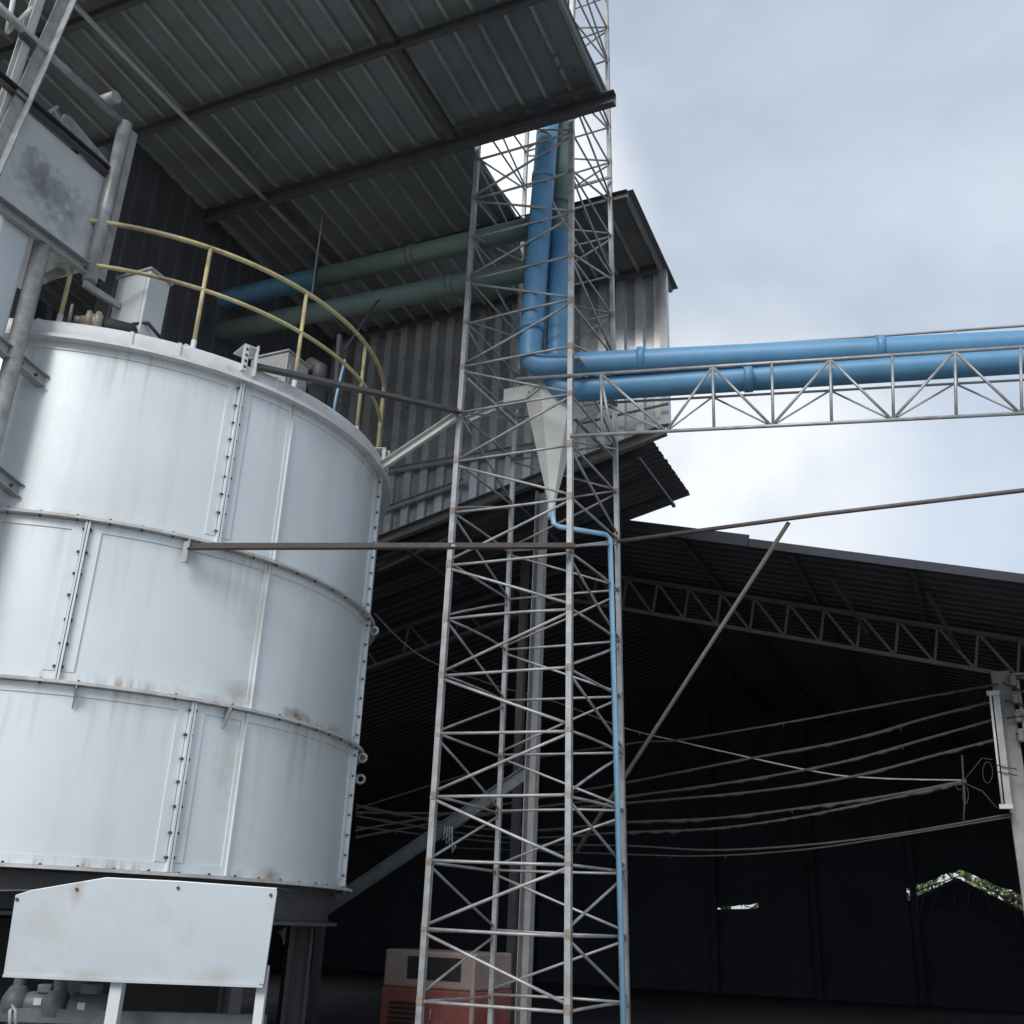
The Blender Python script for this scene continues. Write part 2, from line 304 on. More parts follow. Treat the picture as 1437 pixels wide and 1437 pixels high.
# ------------------------------------------------------------------ raised shed: wall, stepped monopitch roof, purlins
NW = 13.5; ZT = 11.52; SL = .06
def zr(n): return ZT + SL*(NW-n)
shed = thing('raised_shed', W(-9, 13.5, 0), 'tall grey corrugated shed whose dark roof reaches out over the tank', 'shed')
def zbot(u): return 8.57 + .253*(u+3.96) + .03
UR, UL = -3.66, -15.5
obj('wall', corrugated(W(UL, NW, 0), AZ, AU, -AN, UR-UL, .31, .065, .13, lambda a: (zbot(UL+a), ZT-.02), tones=True), [wall_m, rib_wall, wall_b, wall_c], shed, solid=.003)
RN = (AZ + AN*SL).normalized(); RD = (AN - AZ*SL).normalized()
def roof_strip(n0, n1, u0, u1, lift=0, jag=0):
    k = math.sqrt(1+SL*SL)
    return corrugated(W(u0, n0, zr(n0)+lift), RD, AU, -RN, u1-u0, .34, .05, .045, lambda a: (0, (n1-n0)*k), jag, True)
obj('roof', roof_strip(4.2, 9.86, -15.0, -3.42, .012), [sheet, rib_lit, sheet_b, sheet_c], shed, solid=.003)
obj('roof', roof_strip(9.80, 11.60, -14.9, -5.44, -.03), [sheet, rib_lit, sheet_b, sheet_c], shed, solid=.003)
obj('roof', roof_strip(11.52, 13.95, -14.9, -3.60, -.075), [sheet, rib_lit, sheet_b, sheet_c], shed, solid=.003)
def purlin(n, u0, u1, h=.14):
    return MB().channel(W(u0, n, zr(n)-h/2-.085), W(u1, n, zr(n)-h/2-.085), .06, h, .006)
obj('purlin', purlin(6.35, -14.9, -3.5), purlin_m, shed)
obj('purlin', purlin(8.05, -14.9, -3.5), purlin_m, shed)
obj('purlin', purlin(11.50, -9.9, -3.68), purlin_m, shed)
obj('purlin', purlin(13.25, -9.9, -3.75, .12), purlin_m, shed)
fa = MB().channel(W(-9.9, 9.74, zr(9.74)-.19), W(-3.28, 9.74, zr(9.74)-.19), .10, .20, .008)
obj('eave_beam', fa, purlin_m, shed)
gt = MB().angle(W(-5.75, 9.62, zr(9.6)-.075), W(-3.50, 9.62, zr(9.6)-.075), .07, .006)
obj('gutter_strip', gt, purlin_m, shed)
# rafters under the sheets, along the slope
for u_ in (-5.62,):
    obj('rafter', MB().bar(W(u_, 6.5, zr(6.5)-.105), W(u_, 9.7, zr(9.7)-.105), .12, .05), purlin_m, shed)
p1 = pn(464, 347, 11.35); p0 = pn(96, 4, 6.0); dd_ = zr(11.35)-.2-p1.z; p1.z += dd_; p0.z = zr(6.0)-.25
obj('brace_rod', MB().tube([p0, p1], .035, 8), galv_dull, shed)
# torn flashing hanging at the corner
tf = MB()
for k in range(9):
    c = W(-3.62-.03*k+random.uniform(-.1, .1), 9.5-.13*k*random.random(), zr(9.5)-.03-random.uniform(.0, .06)); a = random.uniform(.03, .10)
    tf.add([c, c+AU*a+AZ*random.uniform(-.05, .02), c+AN*a*.8+AU*random.uniform(-.05, .05)-AZ*random.uniform(0, .06)], [(0, 1, 2)])
obj('torn_flashing', tf, old_sheet, shed, solid=.004)
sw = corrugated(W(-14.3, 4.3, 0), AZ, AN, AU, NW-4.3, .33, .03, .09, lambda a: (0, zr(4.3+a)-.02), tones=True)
obj('side_wall', sw, [sheet, rib_lit, sheet_b, sheet_c], shed, solid=.003)
# side wall closing the shed on the left, and girts on the long wall
sw = corrugated(W(-9.97, 8.2, 0), AZ, AN, AU, NW-8.2, .33, .02, .08, lambda a: (8.3, zr(8.2+a)-.02))
obj('side_wall', sw, [old_sheet, old_sheet], shed, solid=.003)
for (a, b, hh) in (((536, 662), (753, 625), .10), ((534, 717), (650, 676), .10)):
    obj('girt', MB().channel(pn(*a, 13.36), pn(*b, 13.36), .06, hh, .006), galv_dull, shed)
gz = lambda u: zbot(u)-.10
obj('bottom_girt', MB().channel(W(UL, 13.36, gz(UL)), W(-3.7, 13.36, gz(-3.7)), .10, .17, .008), truss_m, shed)
obj('corner_flashing', MB().angle(W(UR+.012, NW-.06, zbot(UR)), W(UR+.012, NW-.06, ZT-.06), .12, .004, up=AN), wall_m, shed)
obj('wall_sill', MB().bar(W(-5.4, 13.28, 8.83), W(-3.62, 13.28, 8.95), .02, .035), purlin_m, shed)
obj('column', MB().channel(pn(761, 690, 13.3), W(pn(748, 957, 13.3).dot(AU), 13.3, 0), .14, .16, .01, up=AU), galv_dull, shed)

# ------------------------------------------------------------------ low canopy against the shed wall
can = thing('lean_to_canopy', W(-8, 14.6, 0), 'low sloping sooty canopy under the shed wall with a ragged right edge', 'canopy')
cdv = (AU + AZ*.253).normalized(); cnv = (AZ - AU*.253).normalized(); cl = math.sqrt(1+.253**2)
obj('roof', corrugated(W(-17, NW+.03, 8.57+.253*(-17+3.96)), cdv, AN, cnv, 2.35, .16, .022, .07, lambda a: (0, (17-3.98)*cl), .012), [old_sheet, old_sheet], can, solid=.003)
for nn in (13.75, 14.65, 15.55):
    obj('rafter', MB().channel(W(-17, nn, 8.57+.253*(-17+3.96)-.12), W(-4.25, nn, 8.57+.253*(-4.25+3.96)-.12), .07, .15, .008), purlin_m, can)
for uu in (-4.2, -6.2, -8.2, -10.2):
    obj('purlin', MB().bar(W(uu, 13.6, 8.57+.253*(uu+3.96)-.225), W(uu, 15.62, 8.57+.253*(uu+3.96)-.225), .05, .05), purlin_m, can)
for uu in (-6.9, -10.4):
    obj('post', MB().bar(W(uu, 15.6, 0), W(uu, 15.6, 8.57+.253*(uu+3.96)-.2), .12, .12, up=AU), purlin_m, can)
obj('tie_beam', MB().ibeam(pn(529, 797, 14.2), pn(646, 742, 14.2), .08, .12), galv_dull, can)

# ------------------------------------------------------------------ far hall: gable roof, trusses, dark walls with a gap at the back
hall = thing('storage_hall', W(-7.5, 25, 0), 'wide dark open-fronted storage hall with a low gable roof on trusses', 'hall')
RU, RZ, RS, N0, N1 = -7.5, 8.82, .257, 16.0, 34.0
def hz(u): return RZ - RS*abs(u-RU)
rdv = (AU - AZ*RS).normalized(); rnv = (AZ + AU*RS).normalized(); ldv = (-AU - AZ*RS).normalized(); lnv = (AZ - AU*RS).normalized(); rl = math.sqrt(1+RS*RS)
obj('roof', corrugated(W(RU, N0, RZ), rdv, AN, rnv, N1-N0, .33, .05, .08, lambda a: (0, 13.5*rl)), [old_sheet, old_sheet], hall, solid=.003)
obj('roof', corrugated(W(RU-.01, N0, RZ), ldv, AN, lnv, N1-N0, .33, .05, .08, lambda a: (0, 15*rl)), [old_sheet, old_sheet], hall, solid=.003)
obj('verge_board', MB().bar(W(-4.6, N0-.03, hz(-4.6)-.06), W(6, N0-.03, hz(6)-.06), .03, .14), hall_dark, hall)
obj('verge_board', MB().bar(W(-5.35, N0-.07, hz(-5.35)-.05), W(-3.05, N0-.07, hz(-3.05)-.04), .03, .20), hall_dark, hall)
for uu in (-6, -4.2, -2.4, -.6, 1.2, 3, 4.8):
    obj('purlin', MB().channel(W(uu, N0+.1, hz(uu)-.09), W(uu, N1-.1, hz(uu)-.09), .06, .12, .006), purlin_m, hall)
def truss(nn, parent):
    t = MB(); 
    ends = (-20, 5.2)
    top = [W(ends[0], nn, hz(ends[0])-.2), W(RU, nn, RZ-.2), W(ends[1], nn, hz(ends[1])-.2)]
    low = [p - AZ*.66 for p in top]
    tr = obj('roof_truss', MB().angle(top[0], top[1], .09).angle(top[1], top[2], .09), truss_m, parent)
    obj('bottom_chord', MB().bar(low[0], low[1], .09, .07).bar(low[1], low[2], .09, .07), truss_m, tr)
    for a, b, k in ((0, 1, 20), (1, 2, 20)):
        for i in range(k):
            q0 = low[a].lerp(low[b], i/k); q1 = top[a].lerp(top[b], (i+.18)/k); q2 = low[a].lerp(low[b], (i+1)/k)
            if b == 1 and i % 2: continue
            if a == 1 and W(0, 0, 0) is None: continue
            d_ = MB().bar(q0, q1, .045, .045).bar(q1, q2, .045, .045)
            obj('web_bar', d_, truss_m, tr)
    return tr
truss(19.0, hall)
obj('ridge_cap', MB().bar(W(RU, N0, RZ+.12), W(RU, N1, RZ+.12), .9, .03), old_sheet, hall)
# knee braces hanging from the purlins near the front
for x, y in ((1165, 790), (1300, 830)):
    p = pn(x, y, 17.2); obj('purlin_cleat', MB().bar(W(p.dot(AU), 17.2, hz(p.dot(AU))-.1), W(p.dot(AU)+.35, 18.9, hz(p.dot(AU)+.35)-.55), .07, .02), purlin_m, hall)
# back wall as pieces round the gap
nb = 33.5
def bp(x, y): return pn(x, y, nb)
gA, gB, gC, gD = bp(1272, 1246), bp(1345, 1221), bp(1437, 1255), bp(1560, 1300)
gl0, gl1 = bp(998, 1275), bp(1064, 1267)
zlow = bp(1200, 1278).z
bw = MB()
def wallpoly(pts): bw.poly(pts, -AN, .05)
wallpoly([W(-24, nb, 0), W(gl0.dot(AU), nb, 0), W(gl0.dot(AU), nb, hz(gl0.dot(AU))), W(RU, nb, RZ), W(-24, nb, hz(-24))]) if gl0.dot(AU) > RU else wallpoly([W(-24, nb, 0), W(gl0.dot(AU), nb, 0), W(gl0.dot(AU), nb, hz(gl0.dot(AU))), W(-24, nb, hz(-24))])
random.seed(11)
us = [gl0.dot(AU), gl1.dot(AU), gA.dot(AU), gB.dot(AU), gC.dot(AU), gD.dot(AU), 6.3]
zt_ = [gl0.z, gl1.z, gA.z, gB.z, gC.z, gD.z, gD.z-.4]
zb_ = [gl0.z-.03, gl1.z-.16, bp(1288, 1272).z-.1, bp(1345, 1240).z-.6, bp(1437, 1290).z-.6, 1.2, 1.0]
for i in range(6):
    a, b = us[i], us[i+1]
    pts = [W(a, nb, zt_[i])]
    for t in range(1, 9):
        pts.append(W(a+(b-a)*(t-.5)/8, nb, zt_[i]+(zt_[i+1]-zt_[i])*(t-.5)/8+(random.uniform(-.05, .035) if i in (0, 2, 3) else 0)))
    pts += [W(b, nb, zt_[i+1]), W(b, nb, hz(b))]
    if a < RU < b: pts.append(W(RU, nb, RZ))
    pts.append(W(a, nb, hz(a)))
    wallpoly(pts)
    if i == 1: pts = [W(a, nb, 0), W(b, nb, 0), W(b, nb, zt_[2]), W(a, nb, zt_[1])]; wallpoly(pts)
    else: wallpoly([W(a, nb, 0), W(b, nb, 0), W(b, nb, zb_[i+1]), W(a, nb, zb_[i])])
obj('back_wall', bw, hall_dark, hall)
obj('side_wall', MB().poly([W(6.2, 19.3, 0), W(6.2, N1, 0), W(6.2, N1, hz(6.2)), W(6.2, 19.3, hz(6.2))], AU, .04), hall_dark, hall)
obj('side_wall', MB().poly([W(-22.4, 14.2, 0), W(-22.4, N1, 0), W(-22.4, N1, hz(-22.4)), W(-22.4, 14.2, hz(-22.4))], AU, .04), hall_dark, hall)
lb = MB()
for i in range(8):
    x = 1280 + i*20; lb.tube([bp(x, 1250-abs(0)), bp(x+random.uniform(-30, 30), 1300)], .013, 5); 
for (a, b) in (((1290, 1262), (1345, 1236)), ((1345, 1228), (1437, 1272)), ((1345, 1240), (1437, 1284)), ((1272, 1256), (1345, 1230))):
    lb.tube([bp(*a)-AN*.1, bp(*b)-AN*.1], .016, 5)
obj('gable_lattice', lb, hall_dark, hall)

for uu in (-14, -11, -8, -5, -2.2):
    obj('wall_post', MB().bar(W(uu, nb-.15, 0), W(uu, nb-.15, hz(uu)-.3), .18, .18, up=AU), hall_dark, hall)
for zz in (1.2, 4.6, 6.0):
    obj('wall_girt', MB().bar(W(-15, nb-.07, zz), W(1.5, nb-.07, zz), .06, .10), hall_dark, hall)
# small dark gabled shelter standing just outside the back gap
sh = thing('small_shelter', W(-.9, 36, 0), 'small black gable-roofed shelter outside the hall back gap, green trees behind', 'shelter')
a_, b_, c_ = pn(1345, 1238, 36), pn(1215, 1305, 36), pn(1470, 1305, 36)
sd_ = MB().poly([W(b_.dot(AU), 36, 0), W(c_.dot(AU), 36, 0), W(c_.dot(AU), 36, c_.z), a_, W(b_.dot(AU), 36, b_.z)], -AN, 2.4)
obj('walls', sd_, hall_dark, sh)
obj('roof', MB().bar(a_+AZ*.03, b_+AZ*.02-AU*.2, 2.7, .06).bar(a_+AZ*.035, c_+AZ*.025+AU*.2, 2.7, .06), old_sheet, sh)

# ------------------------------------------------------------------ trees behind the hall
def tree(c, h, r, label):
    t = thing('broadleaf_tree', c, label, 'tree', 'trees beyond the hall')
    tr = MB().tube([c, c+Vector((.1, 0, h*.25)), c+Vector((.05, .1, h*.55)), c+Vector((.2, 0, h*.8))], .2, 8, rf=lambda i: (.22, .17, .12, .04)[i])
    for k in range(7):
        a = k*.9; q = c+AZ*h*(.3+.07*k); tr.tube([q, q+Vector((math.cos(a)*r*.5, math.sin(a)*r*.5, h*.12)), q+Vector((math.cos(a)*r*.85, math.sin(a)*r*.85, h*.2))], .05, 6, rf=lambda i: (.07, .05, .02)[i])
    obj('trunk', tr, bark, t)
    lf = MB()
    cl_ = [(c+Vector((random.gauss(0, r*.45), random.gauss(0, r*.45), h*random.uniform(.15, .95))), r*random.uniform(.22, .45)) for _ in range(34)]
    for p, rr in cl_:
        for k in range(75):
            q = p+Vector((random.gauss(0, .5), random.gauss(0, .5), random.gauss(0, .42)))*rr
            a = Vector((random.gauss(0, 1), random.gauss(0, 1), random.gauss(0, .6))).normalized(); b = a.cross(Vector((random.gauss(0, 1), random.gauss(0, 1), 1))).normalized()
            s_ = random.uniform(.08, .17); lf.add([q-a*s_, q+b*s_*.45, q+a*s_, q-b*s_*.45], [(0, 1, 2, 3)])
    obj('crown', lf, leaf, t)
for i, (uu, nn, h, r, lb_) in enumerate([(-9.5, 41, 6, 2.0, 'green leafy tree glimpsed through the thin slit left in the hall back wall'), (-2.6, 40, 6.5, 2.3, 'leafy tree showing left of the small black shelter apex'),
                          (.7, 41, 6.0, 2.2, 'leafy tree showing right of the small black shelter apex'), (-1.0, 46, 8, 3, 'taller pale green tree seen right above the small black shelter apex')]):
    tree(W(uu, nn, 0), h, r, lb_)

# ------------------------------------------------------------------ lattice tower
yB = 10.764; wT = 1.44; yA = yB+wT*.419; yC = yB+wT*.908; yD = yA+wT*.908
def legline(a, b, Y):
    p, q = py(*a, Y), py(*b, Y)
    return lambda z: p + (q-p)*((z-p.z)/(q.z-p.z))
LA = legline((604, 1200), (672, 190), yA); LB = legline((798, 1200), (803, 0), yB); LC = legline((874, 1141), (851, 20), yC); LD = legline((700, 1149), (735, 300), yD)
zk = lambda k: 2.867+.6606*k
tower = thing('lattice_tower', (LA(0)+LC(0))/2, 'tall slender galvanised lattice tower carrying blue pipes beside the tank', 'tower')
for Lg, r in ((LA, .037), (LB, .037), (LC, .034), (LD, .032)):
    lg = MB().bar(Lg(0), Lg(17.2), r*1.75, r*1.75, up=AU)
    lg.mat(1)
    for k in range(-3, 21): lg.box(Lg(zk(k)+random.uniform(-.01, .01)), r*1.75+.006, r*1.75+.006, random.uniform(.05, .10), AU, AN, AZ)      # rusty weld collars
    obj('leg', lg, [galv, weld], tower, bevel=.004)
    obj('base_plate', MB().box(Lg(0)+AZ*.01, .26, .26, .02, AU, AN, AZ), galv_dull, tower)
def jit(a=.012): return Vector((random.uniform(-a, a), random.uniform(-a, a), random.uniform(-a*2.2, a*2.2)))
def strut(name, p, q, r, m=galv):
    b = (q-p).length*random.uniform(-.012, .012)                     # slightly bowed, welded off-centre
    a_ = p.lerp(q, .01)+jit(.009); c_ = q.lerp(p, .01)+jit(.009); m_ = Vector((random.uniform(-1, 1), random.uniform(-1, 1), random.uniform(-1, 1)))*b
    obj(name, MB().tube([a_, a_.lerp(c_, .3)+m_*.8, a_.lerp(c_, .65)+m_, c_], r, 8), m, tower)
for k in range(-3, 21):
    z = zk(k)
    for P, Q in ((LA, LB), (LA, LD), (LD, LC), (LB, LC)):
        strut('crossbar', P(z), Q(z), .0168 if P is LA and Q is LB else .015)
    if k == 20: continue
    z1 = zk(k+1); ev = k % 2 == 0
    e = .045
    strut('diagonal_brace', *((LA(z+e), LB(z1-e)) if ev else (LA(z1-e), LB(z+e))), .0168)
    strut('diagonal_brace', *((LA(z1-e), LD(z+e)) if ev else (LA(z+e), LD(z1-e))), .0145)
    strut('diagonal_brace', *((LD(z1-e), LC(z+e)) if ev else (LD(z+e), LC(z1-e))), .0145)
    strut('diagonal_brace', *((LB(z+e), LC(z1-e)) if ev else (LB(z1-e), LC(z+e))), .0155)
obj('flat_brace', MB().angle(pn(655, 532, 10.0), pn(728, 600, 10.55), .06, .008), galv, tower)
obj('flat_brace', MB().angle(pn(806, 500, 10.05), pn(862, 568, 11.3), .06, .008), galv_dull, tower)
obj('flat_brace', MB().angle(pn(803, 585, 10.05), pn(857, 640, 11.3), .05, .008), galv, tower)
obj('cleat_bar', MB().bar(pn(790, 268, 11.0), pn(858, 248, 11.4), .035, .035), galv, tower)
hk = [pn(763, 237, 10.25), pn(763, 262, 10.25), pn(775, 283, 10.25), pn(793, 315, 10.2), pn(818, 354, 10.6)]
obj('hooked_rod', MB().tube(hk, .018, 8), galv, tower)

# ------------------------------------------------------------------ pipe bridge
BD = Vector((.9754, -.2204, 0)); BN = Vector((.2204, .9754, 0))
d0 = pn(800, 528, 10.0).dot(BN)
def pb(x, y, o=0): return on(x, y, BN, d0+o)
bridge = thing('pipe_bridge', pb(1000, 600), 'light steel truss bridge running right from the tower under two blue pipes', 'bridge')
far = pb(1700, 0).dot(BD)
def chord(name, a, b, o, r, m, x0=0):
    p, q = pb(*a, o), pb(*b, o); d = q-p; obj(name, MB().tube([p, q + d*.25], r, 8), m, bridge); return lambda x: p + d*((x-a[0])/(b[0]-a[0]))
ft = ((725, 532), (1437, 487)); fb = ((800, 612), (1437, 580)); rb = ((840, 566), (1437, 533)); rt = ((1000, 488), (1437, 457))
chord('top_chord', *ft, 0, .022, galv); chord('bottom_chord', *fb, 0, .022, galv)
chord('bottom_chord', *rb, .8, .017, galv_dull); chord('hand_rail', *rt, .8, .017, galv_dull)
def lin(l, x): return l[0][1] + (l[1][1]-l[0][1])*(x-l[0][0])/(l[1][0]-l[0][0])
bot_n = [858, 935, 1083, 1252, 1432]; top_n = [843, 1000, 1165, 1340, 1520]
for i in range(5):
    a = pb(top_n[i], lin(ft, top_n[i])); 
    for j in (i, i+1):
        if j < 5:
            b = pb(bot_n[j], lin(fb, bot_n[j])); obj('web_bar', MB().tube([a, b], .017, 8), galv, bridge)
            c = pb(top_n[i], lin(rb, top_n[i]), .8); obj('floor_bar', MB().tube([c, b], .012, 6), galv_dull, bridge)
for x in top_n[:4] + bot_n[2:]:
    obj('post', MB().tube([pb(x, lin(ft, x)), pb(x+2, lin(fb, x+2))], .017, 8), galv, bridge)
for x in (1000, 1165, 1340):
    obj('rail_post', MB().tube([pb(x, lin(rt, x), .8), pb(x+3, lin(rb, x), .8)], .014, 8), galv_dull, bridge)
    obj('cross_tie', MB().tube([pb(x, lin(ft, x)), pb(x, lin(rt, x)+40, .8)], .012, 6), galv_dull, bridge)

# ------------------------------------------------------------------ blue pipes
PR = .15
def elbow(p, d0_, d1_, r, k=8):
    """quarter bend round corner p, coming along d0_, leaving along d1_"""
    c = p - d0_*r + d1_*r
    return [c + (-d1_*math.cos(t) + d0_*math.sin(t))*r for t in [math.pi/2*i/k for i in range(k+1)]]
def collar(p, d, r): return MB().tube([p-d*.05, p+d*.05], r+.014, 24)
def pipe_thing(name, pts, m, label, r=PR, collars=()):
    o = obj(name, MB().tube(pts, r, 28), m); tag(o, label, 'pipe', 'large pipes on the tower')
    for (p, d) in collars: obj('collar', collar(Vector(p), Vector(d), r), m, o)
    return o
oP = .32
upA, upB = pb(800, 512, oP), pb(1437, 482, oP); bdir = (upB-upA).normalized()
v1 = pn(752, 500, 10.6); 
t_ = (v1-upA).dot(BD); corner = upA + bdir*(t_/bdir.dot(BD)); 
vx, vy = corner.x, corner.y
vtop = pn(786, -40, corner.dot(AN)); vdirn = (vtop-corner).normalized()
el = elbow(corner, -vdirn, bdir, .22)
pipe_thing('blue_pipe', [vtop+vdirn*1.0, corner+vdirn*2.2] + el + [upB+bdir*.5, upB+bdir*2.5], blue, 'bright blue pipe down the tower bending right along the bridge, uppermost there', collars=[(corner+vdirn*.55, vdirn), (pb(1235, lin(((800, 510), (1437, 480)), 1235), oP), bdir), (pb(900, lin(((800, 510), (1437, 480)), 900), oP), bdir), (corner+vdirn*2.9, vdirn)])
loA, loB = pb(810, 547, oP), pb(1437, 506, oP); bd2 = (loB-loA).normalized()
n2p = corner.dot(AN)+.26
c2 = pn(780, 549, n2p); vt2 = pn(787, 330, n2p); vd2 = (vt2-c2).normalized()
el2 = elbow(c2, -vd2, bd2, .2)
pipe_thing('blue_pipe', [vt2, c2+vd2*1.0] + el2 + [loB, loB+bd2*2.5], blue, 'blue pipe rising behind the brighter one, running lower along the bridge', collars=[(pb(1050, lin(((810, 547), (1437, 506)), 1050), oP), bd2)])
# dull green pipes along the shed
def gp(x, y): return pn(x, y, n2p+.02)
g1a, g1b = gp(762, 316), gp(220, 443); gd1 = (g1b-g1a).normalized()
vo_t = pn(795, -30, n2p+.10); vo_c = pn(782, 372, n2p+.10)
gd2a, gd2b = vo_c, gp(200, 487); gd2 = (gd2b-gd2a).normalized(); vod = (vo_t-vo_c).normalized()
el3 = elbow(vo_c + vod*.0, -vod, gd2, .24)
o = pipe_thing('dull_green_pipe', [vo_t+vod*.6] + [vo_t.lerp(vo_c, t/4) for t in range(1, 4)] + el3 + [gd2a.lerp(gd2b, .5), gd2b], olive, 'dull green pipe down the tower bending left under the roof, lower of two', r=.15, collars=[(vo_c+vod*1.0, vod), (gd2a.lerp(gd2b, .22), gd2)])
o = tag(obj('dull_green_pipe', MB().tube([g1a, g1a.lerp(g1b, .54)], .15, 28), olive), 'dull green pipe running left under the roof, upper of the two', 'pipe', 'large pipes on the tower')
obj('collar', collar(g1a.lerp(g1b, .3), gd1, .15), olive, o)
e_ = obj('pipe_end', MB().tube([g1a.lerp(g1b, .5401), g1b+gd1*2], .15, 28), blue_dull, o); e_['label'] = 'dull blue end length of the pipe'
for x, y in ((455, 357), (250, 430)):
    hgr = MB().tube([gp(x, y)+AZ*.0-AN*.16, W(gp(x, y).dot(AU), n2p-.14, zr(n2p)-.12)], .012, 6).bar(gp(x, y)-AZ*.9-AN*.165, gp(x, y)-AN*.165, .03, .02)
    tag(obj('pipe_hanger', hgr, galv_dull), 'thin grey hanger strap holding the green pipes ' + ('near the yellow railing bend' if x > 300 else 'behind the white cabinet'), 'hanger')

# ------------------------------------------------------------------ hopper cone in the tower and its thin drain pipe
cc = pn(778, 562, 10.75); hopper = thing('hopper_cone', pn(778, 700, 10.75), 'pale pointed hopper cone hanging inside the tower below the blue pipes', 'hopper')
ztip = pn(778, 700, 10.75).z; zc = cc.z; base = Vector((cc.x, cc.y, 0))
R1 = .335
obj('cone', MB().lathe([(.04, ztip-.02), (.055, ztip), (R1*1.1, zc-.02), (R1*1.1, zc)], base, 6, smooth=False), cone_paint, hopper)
obj('top_cone', MB().lathe([(R1*1.1+.003, zc+.001), (R1*1.1+.003, zc+.05), (.16, zc+.30), (.16, zc+.36), (0, zc+.36)], base, 6, smooth=False), cone_paint, hopper)
obj('rim', MB().lathe([(R1*1.1+.004, zc-.012), (R1*1.1+.022, zc-.012), (R1*1.1+.022, zc+.012), (R1*1.1+.004, zc+.012)], base, 6, smooth=False), cone_paint, hopper)
bl = MB()
for k in range(8): bl.bolt(Vector((base.x+(R1-.02)*math.cos(k*.8-2.4), base.y+(R1-.02)*math.sin(k*.8-2.4), zc+.085)), Vector((math.cos(k*.8-2.4), math.sin(k*.8-2.4), .6)), .012, .03)
obj('bolt_ring', bl, bolt_m, hopper)
obj('inlet_duct', MB().box(base+AZ*(zc+.13)-AU*.42, .5, .24, .2, AU, AN, AZ), cone_paint, hopper, bevel=.008)
obj('outlet_neck', MB().tube([base+AZ*(ztip-.26), base+AZ*(ztip+.01)], .05, 14), white_paint, hopper)
dp = [Vector((base.x, base.y, ztip-.1)), pn(777, 735, 10.72), pn(784, 739, 10.72), pn(850, 750, 11.2), pn(856, 756, 11.25), W(pn(868, 1190, 11.25).dot(AU), 11.25, 0.05)]
q = dp[4]; e0 = dp[5]
low_d = pn(868, 1190, 11.25)
dp[5] = low_d + (low_d-q)*((low_d.z-.05)/(q.z-low_d.z))
tag(obj('drain_pipe', MB().tube(dp, .032, 12), lightblue), 'thin light blue pipe from hopper tip down the tower right leg', 'pipe')

# ------------------------------------------------------------------ the tank
tank = thing('fermentation_tank', TC, 'big white bolted round steel tank with yellow top railing', 'tank')
ZR = [1.91, 3.44, 4.97, 6.82]
base_ = Vector((TC.x, TC.y, 0))
def ring_shell(z0, z1, name='shell_ring'):
    ps = [(TR, z0+.016), (TR, z0+.1), (TR, (z0+z1)/2), (TR, z1-.1), (TR, z1-.016)]
    return obj(name, MB().lathe(ps, base_, 144), tank_paint, tank)
rings = [ring_shell(ZR[i], ZR[i+1]) for i in range(3)]
def flange(z, name, parent, w_=.085, t=.014, m=flange_paint, bolts=True):
    mb = MB().lathe([(TR-.01, z-t), (TR+w_, z-t), (TR+w_, z-.001), (TR+w_, z+t), (TR-.01, z+t)], base_, 144, smooth=False)
    if bolts:
        mb.mat(1)
        for k in range(0, 72):
            if random.random() < .12: continue
            a = k*5+1.2+random.uniform(-.4, .4); h = random.uniform(.014, .024)
            mb.bolt(TP(a, TR+w_*.55, z+t-.003), AZ, .013, h); mb.bolt(TP(a, TR+w_*.55, z-t+.003), -AZ, .012, .02)
    return obj(name, mb, [m, bolt_m], parent)
for z in ZR[:3]: flange(z, 'flange', tank)
def edge_bands(z0, z1, ring):                                        # lap strips round the edge of each ring
    for a, b in ((z0+.018, z0+.095), (z1-.105, z1-.018)):
        obj('lap_band', MB().lathe([(TR+.0005, a), (TR+.010, a), (TR+.010, b), (TR+.0005, b)], base_, 144, smooth=False), tank_paint, ring)
for i in range(3): edge_bands(ZR[i], ZR[i+1], rings[i])
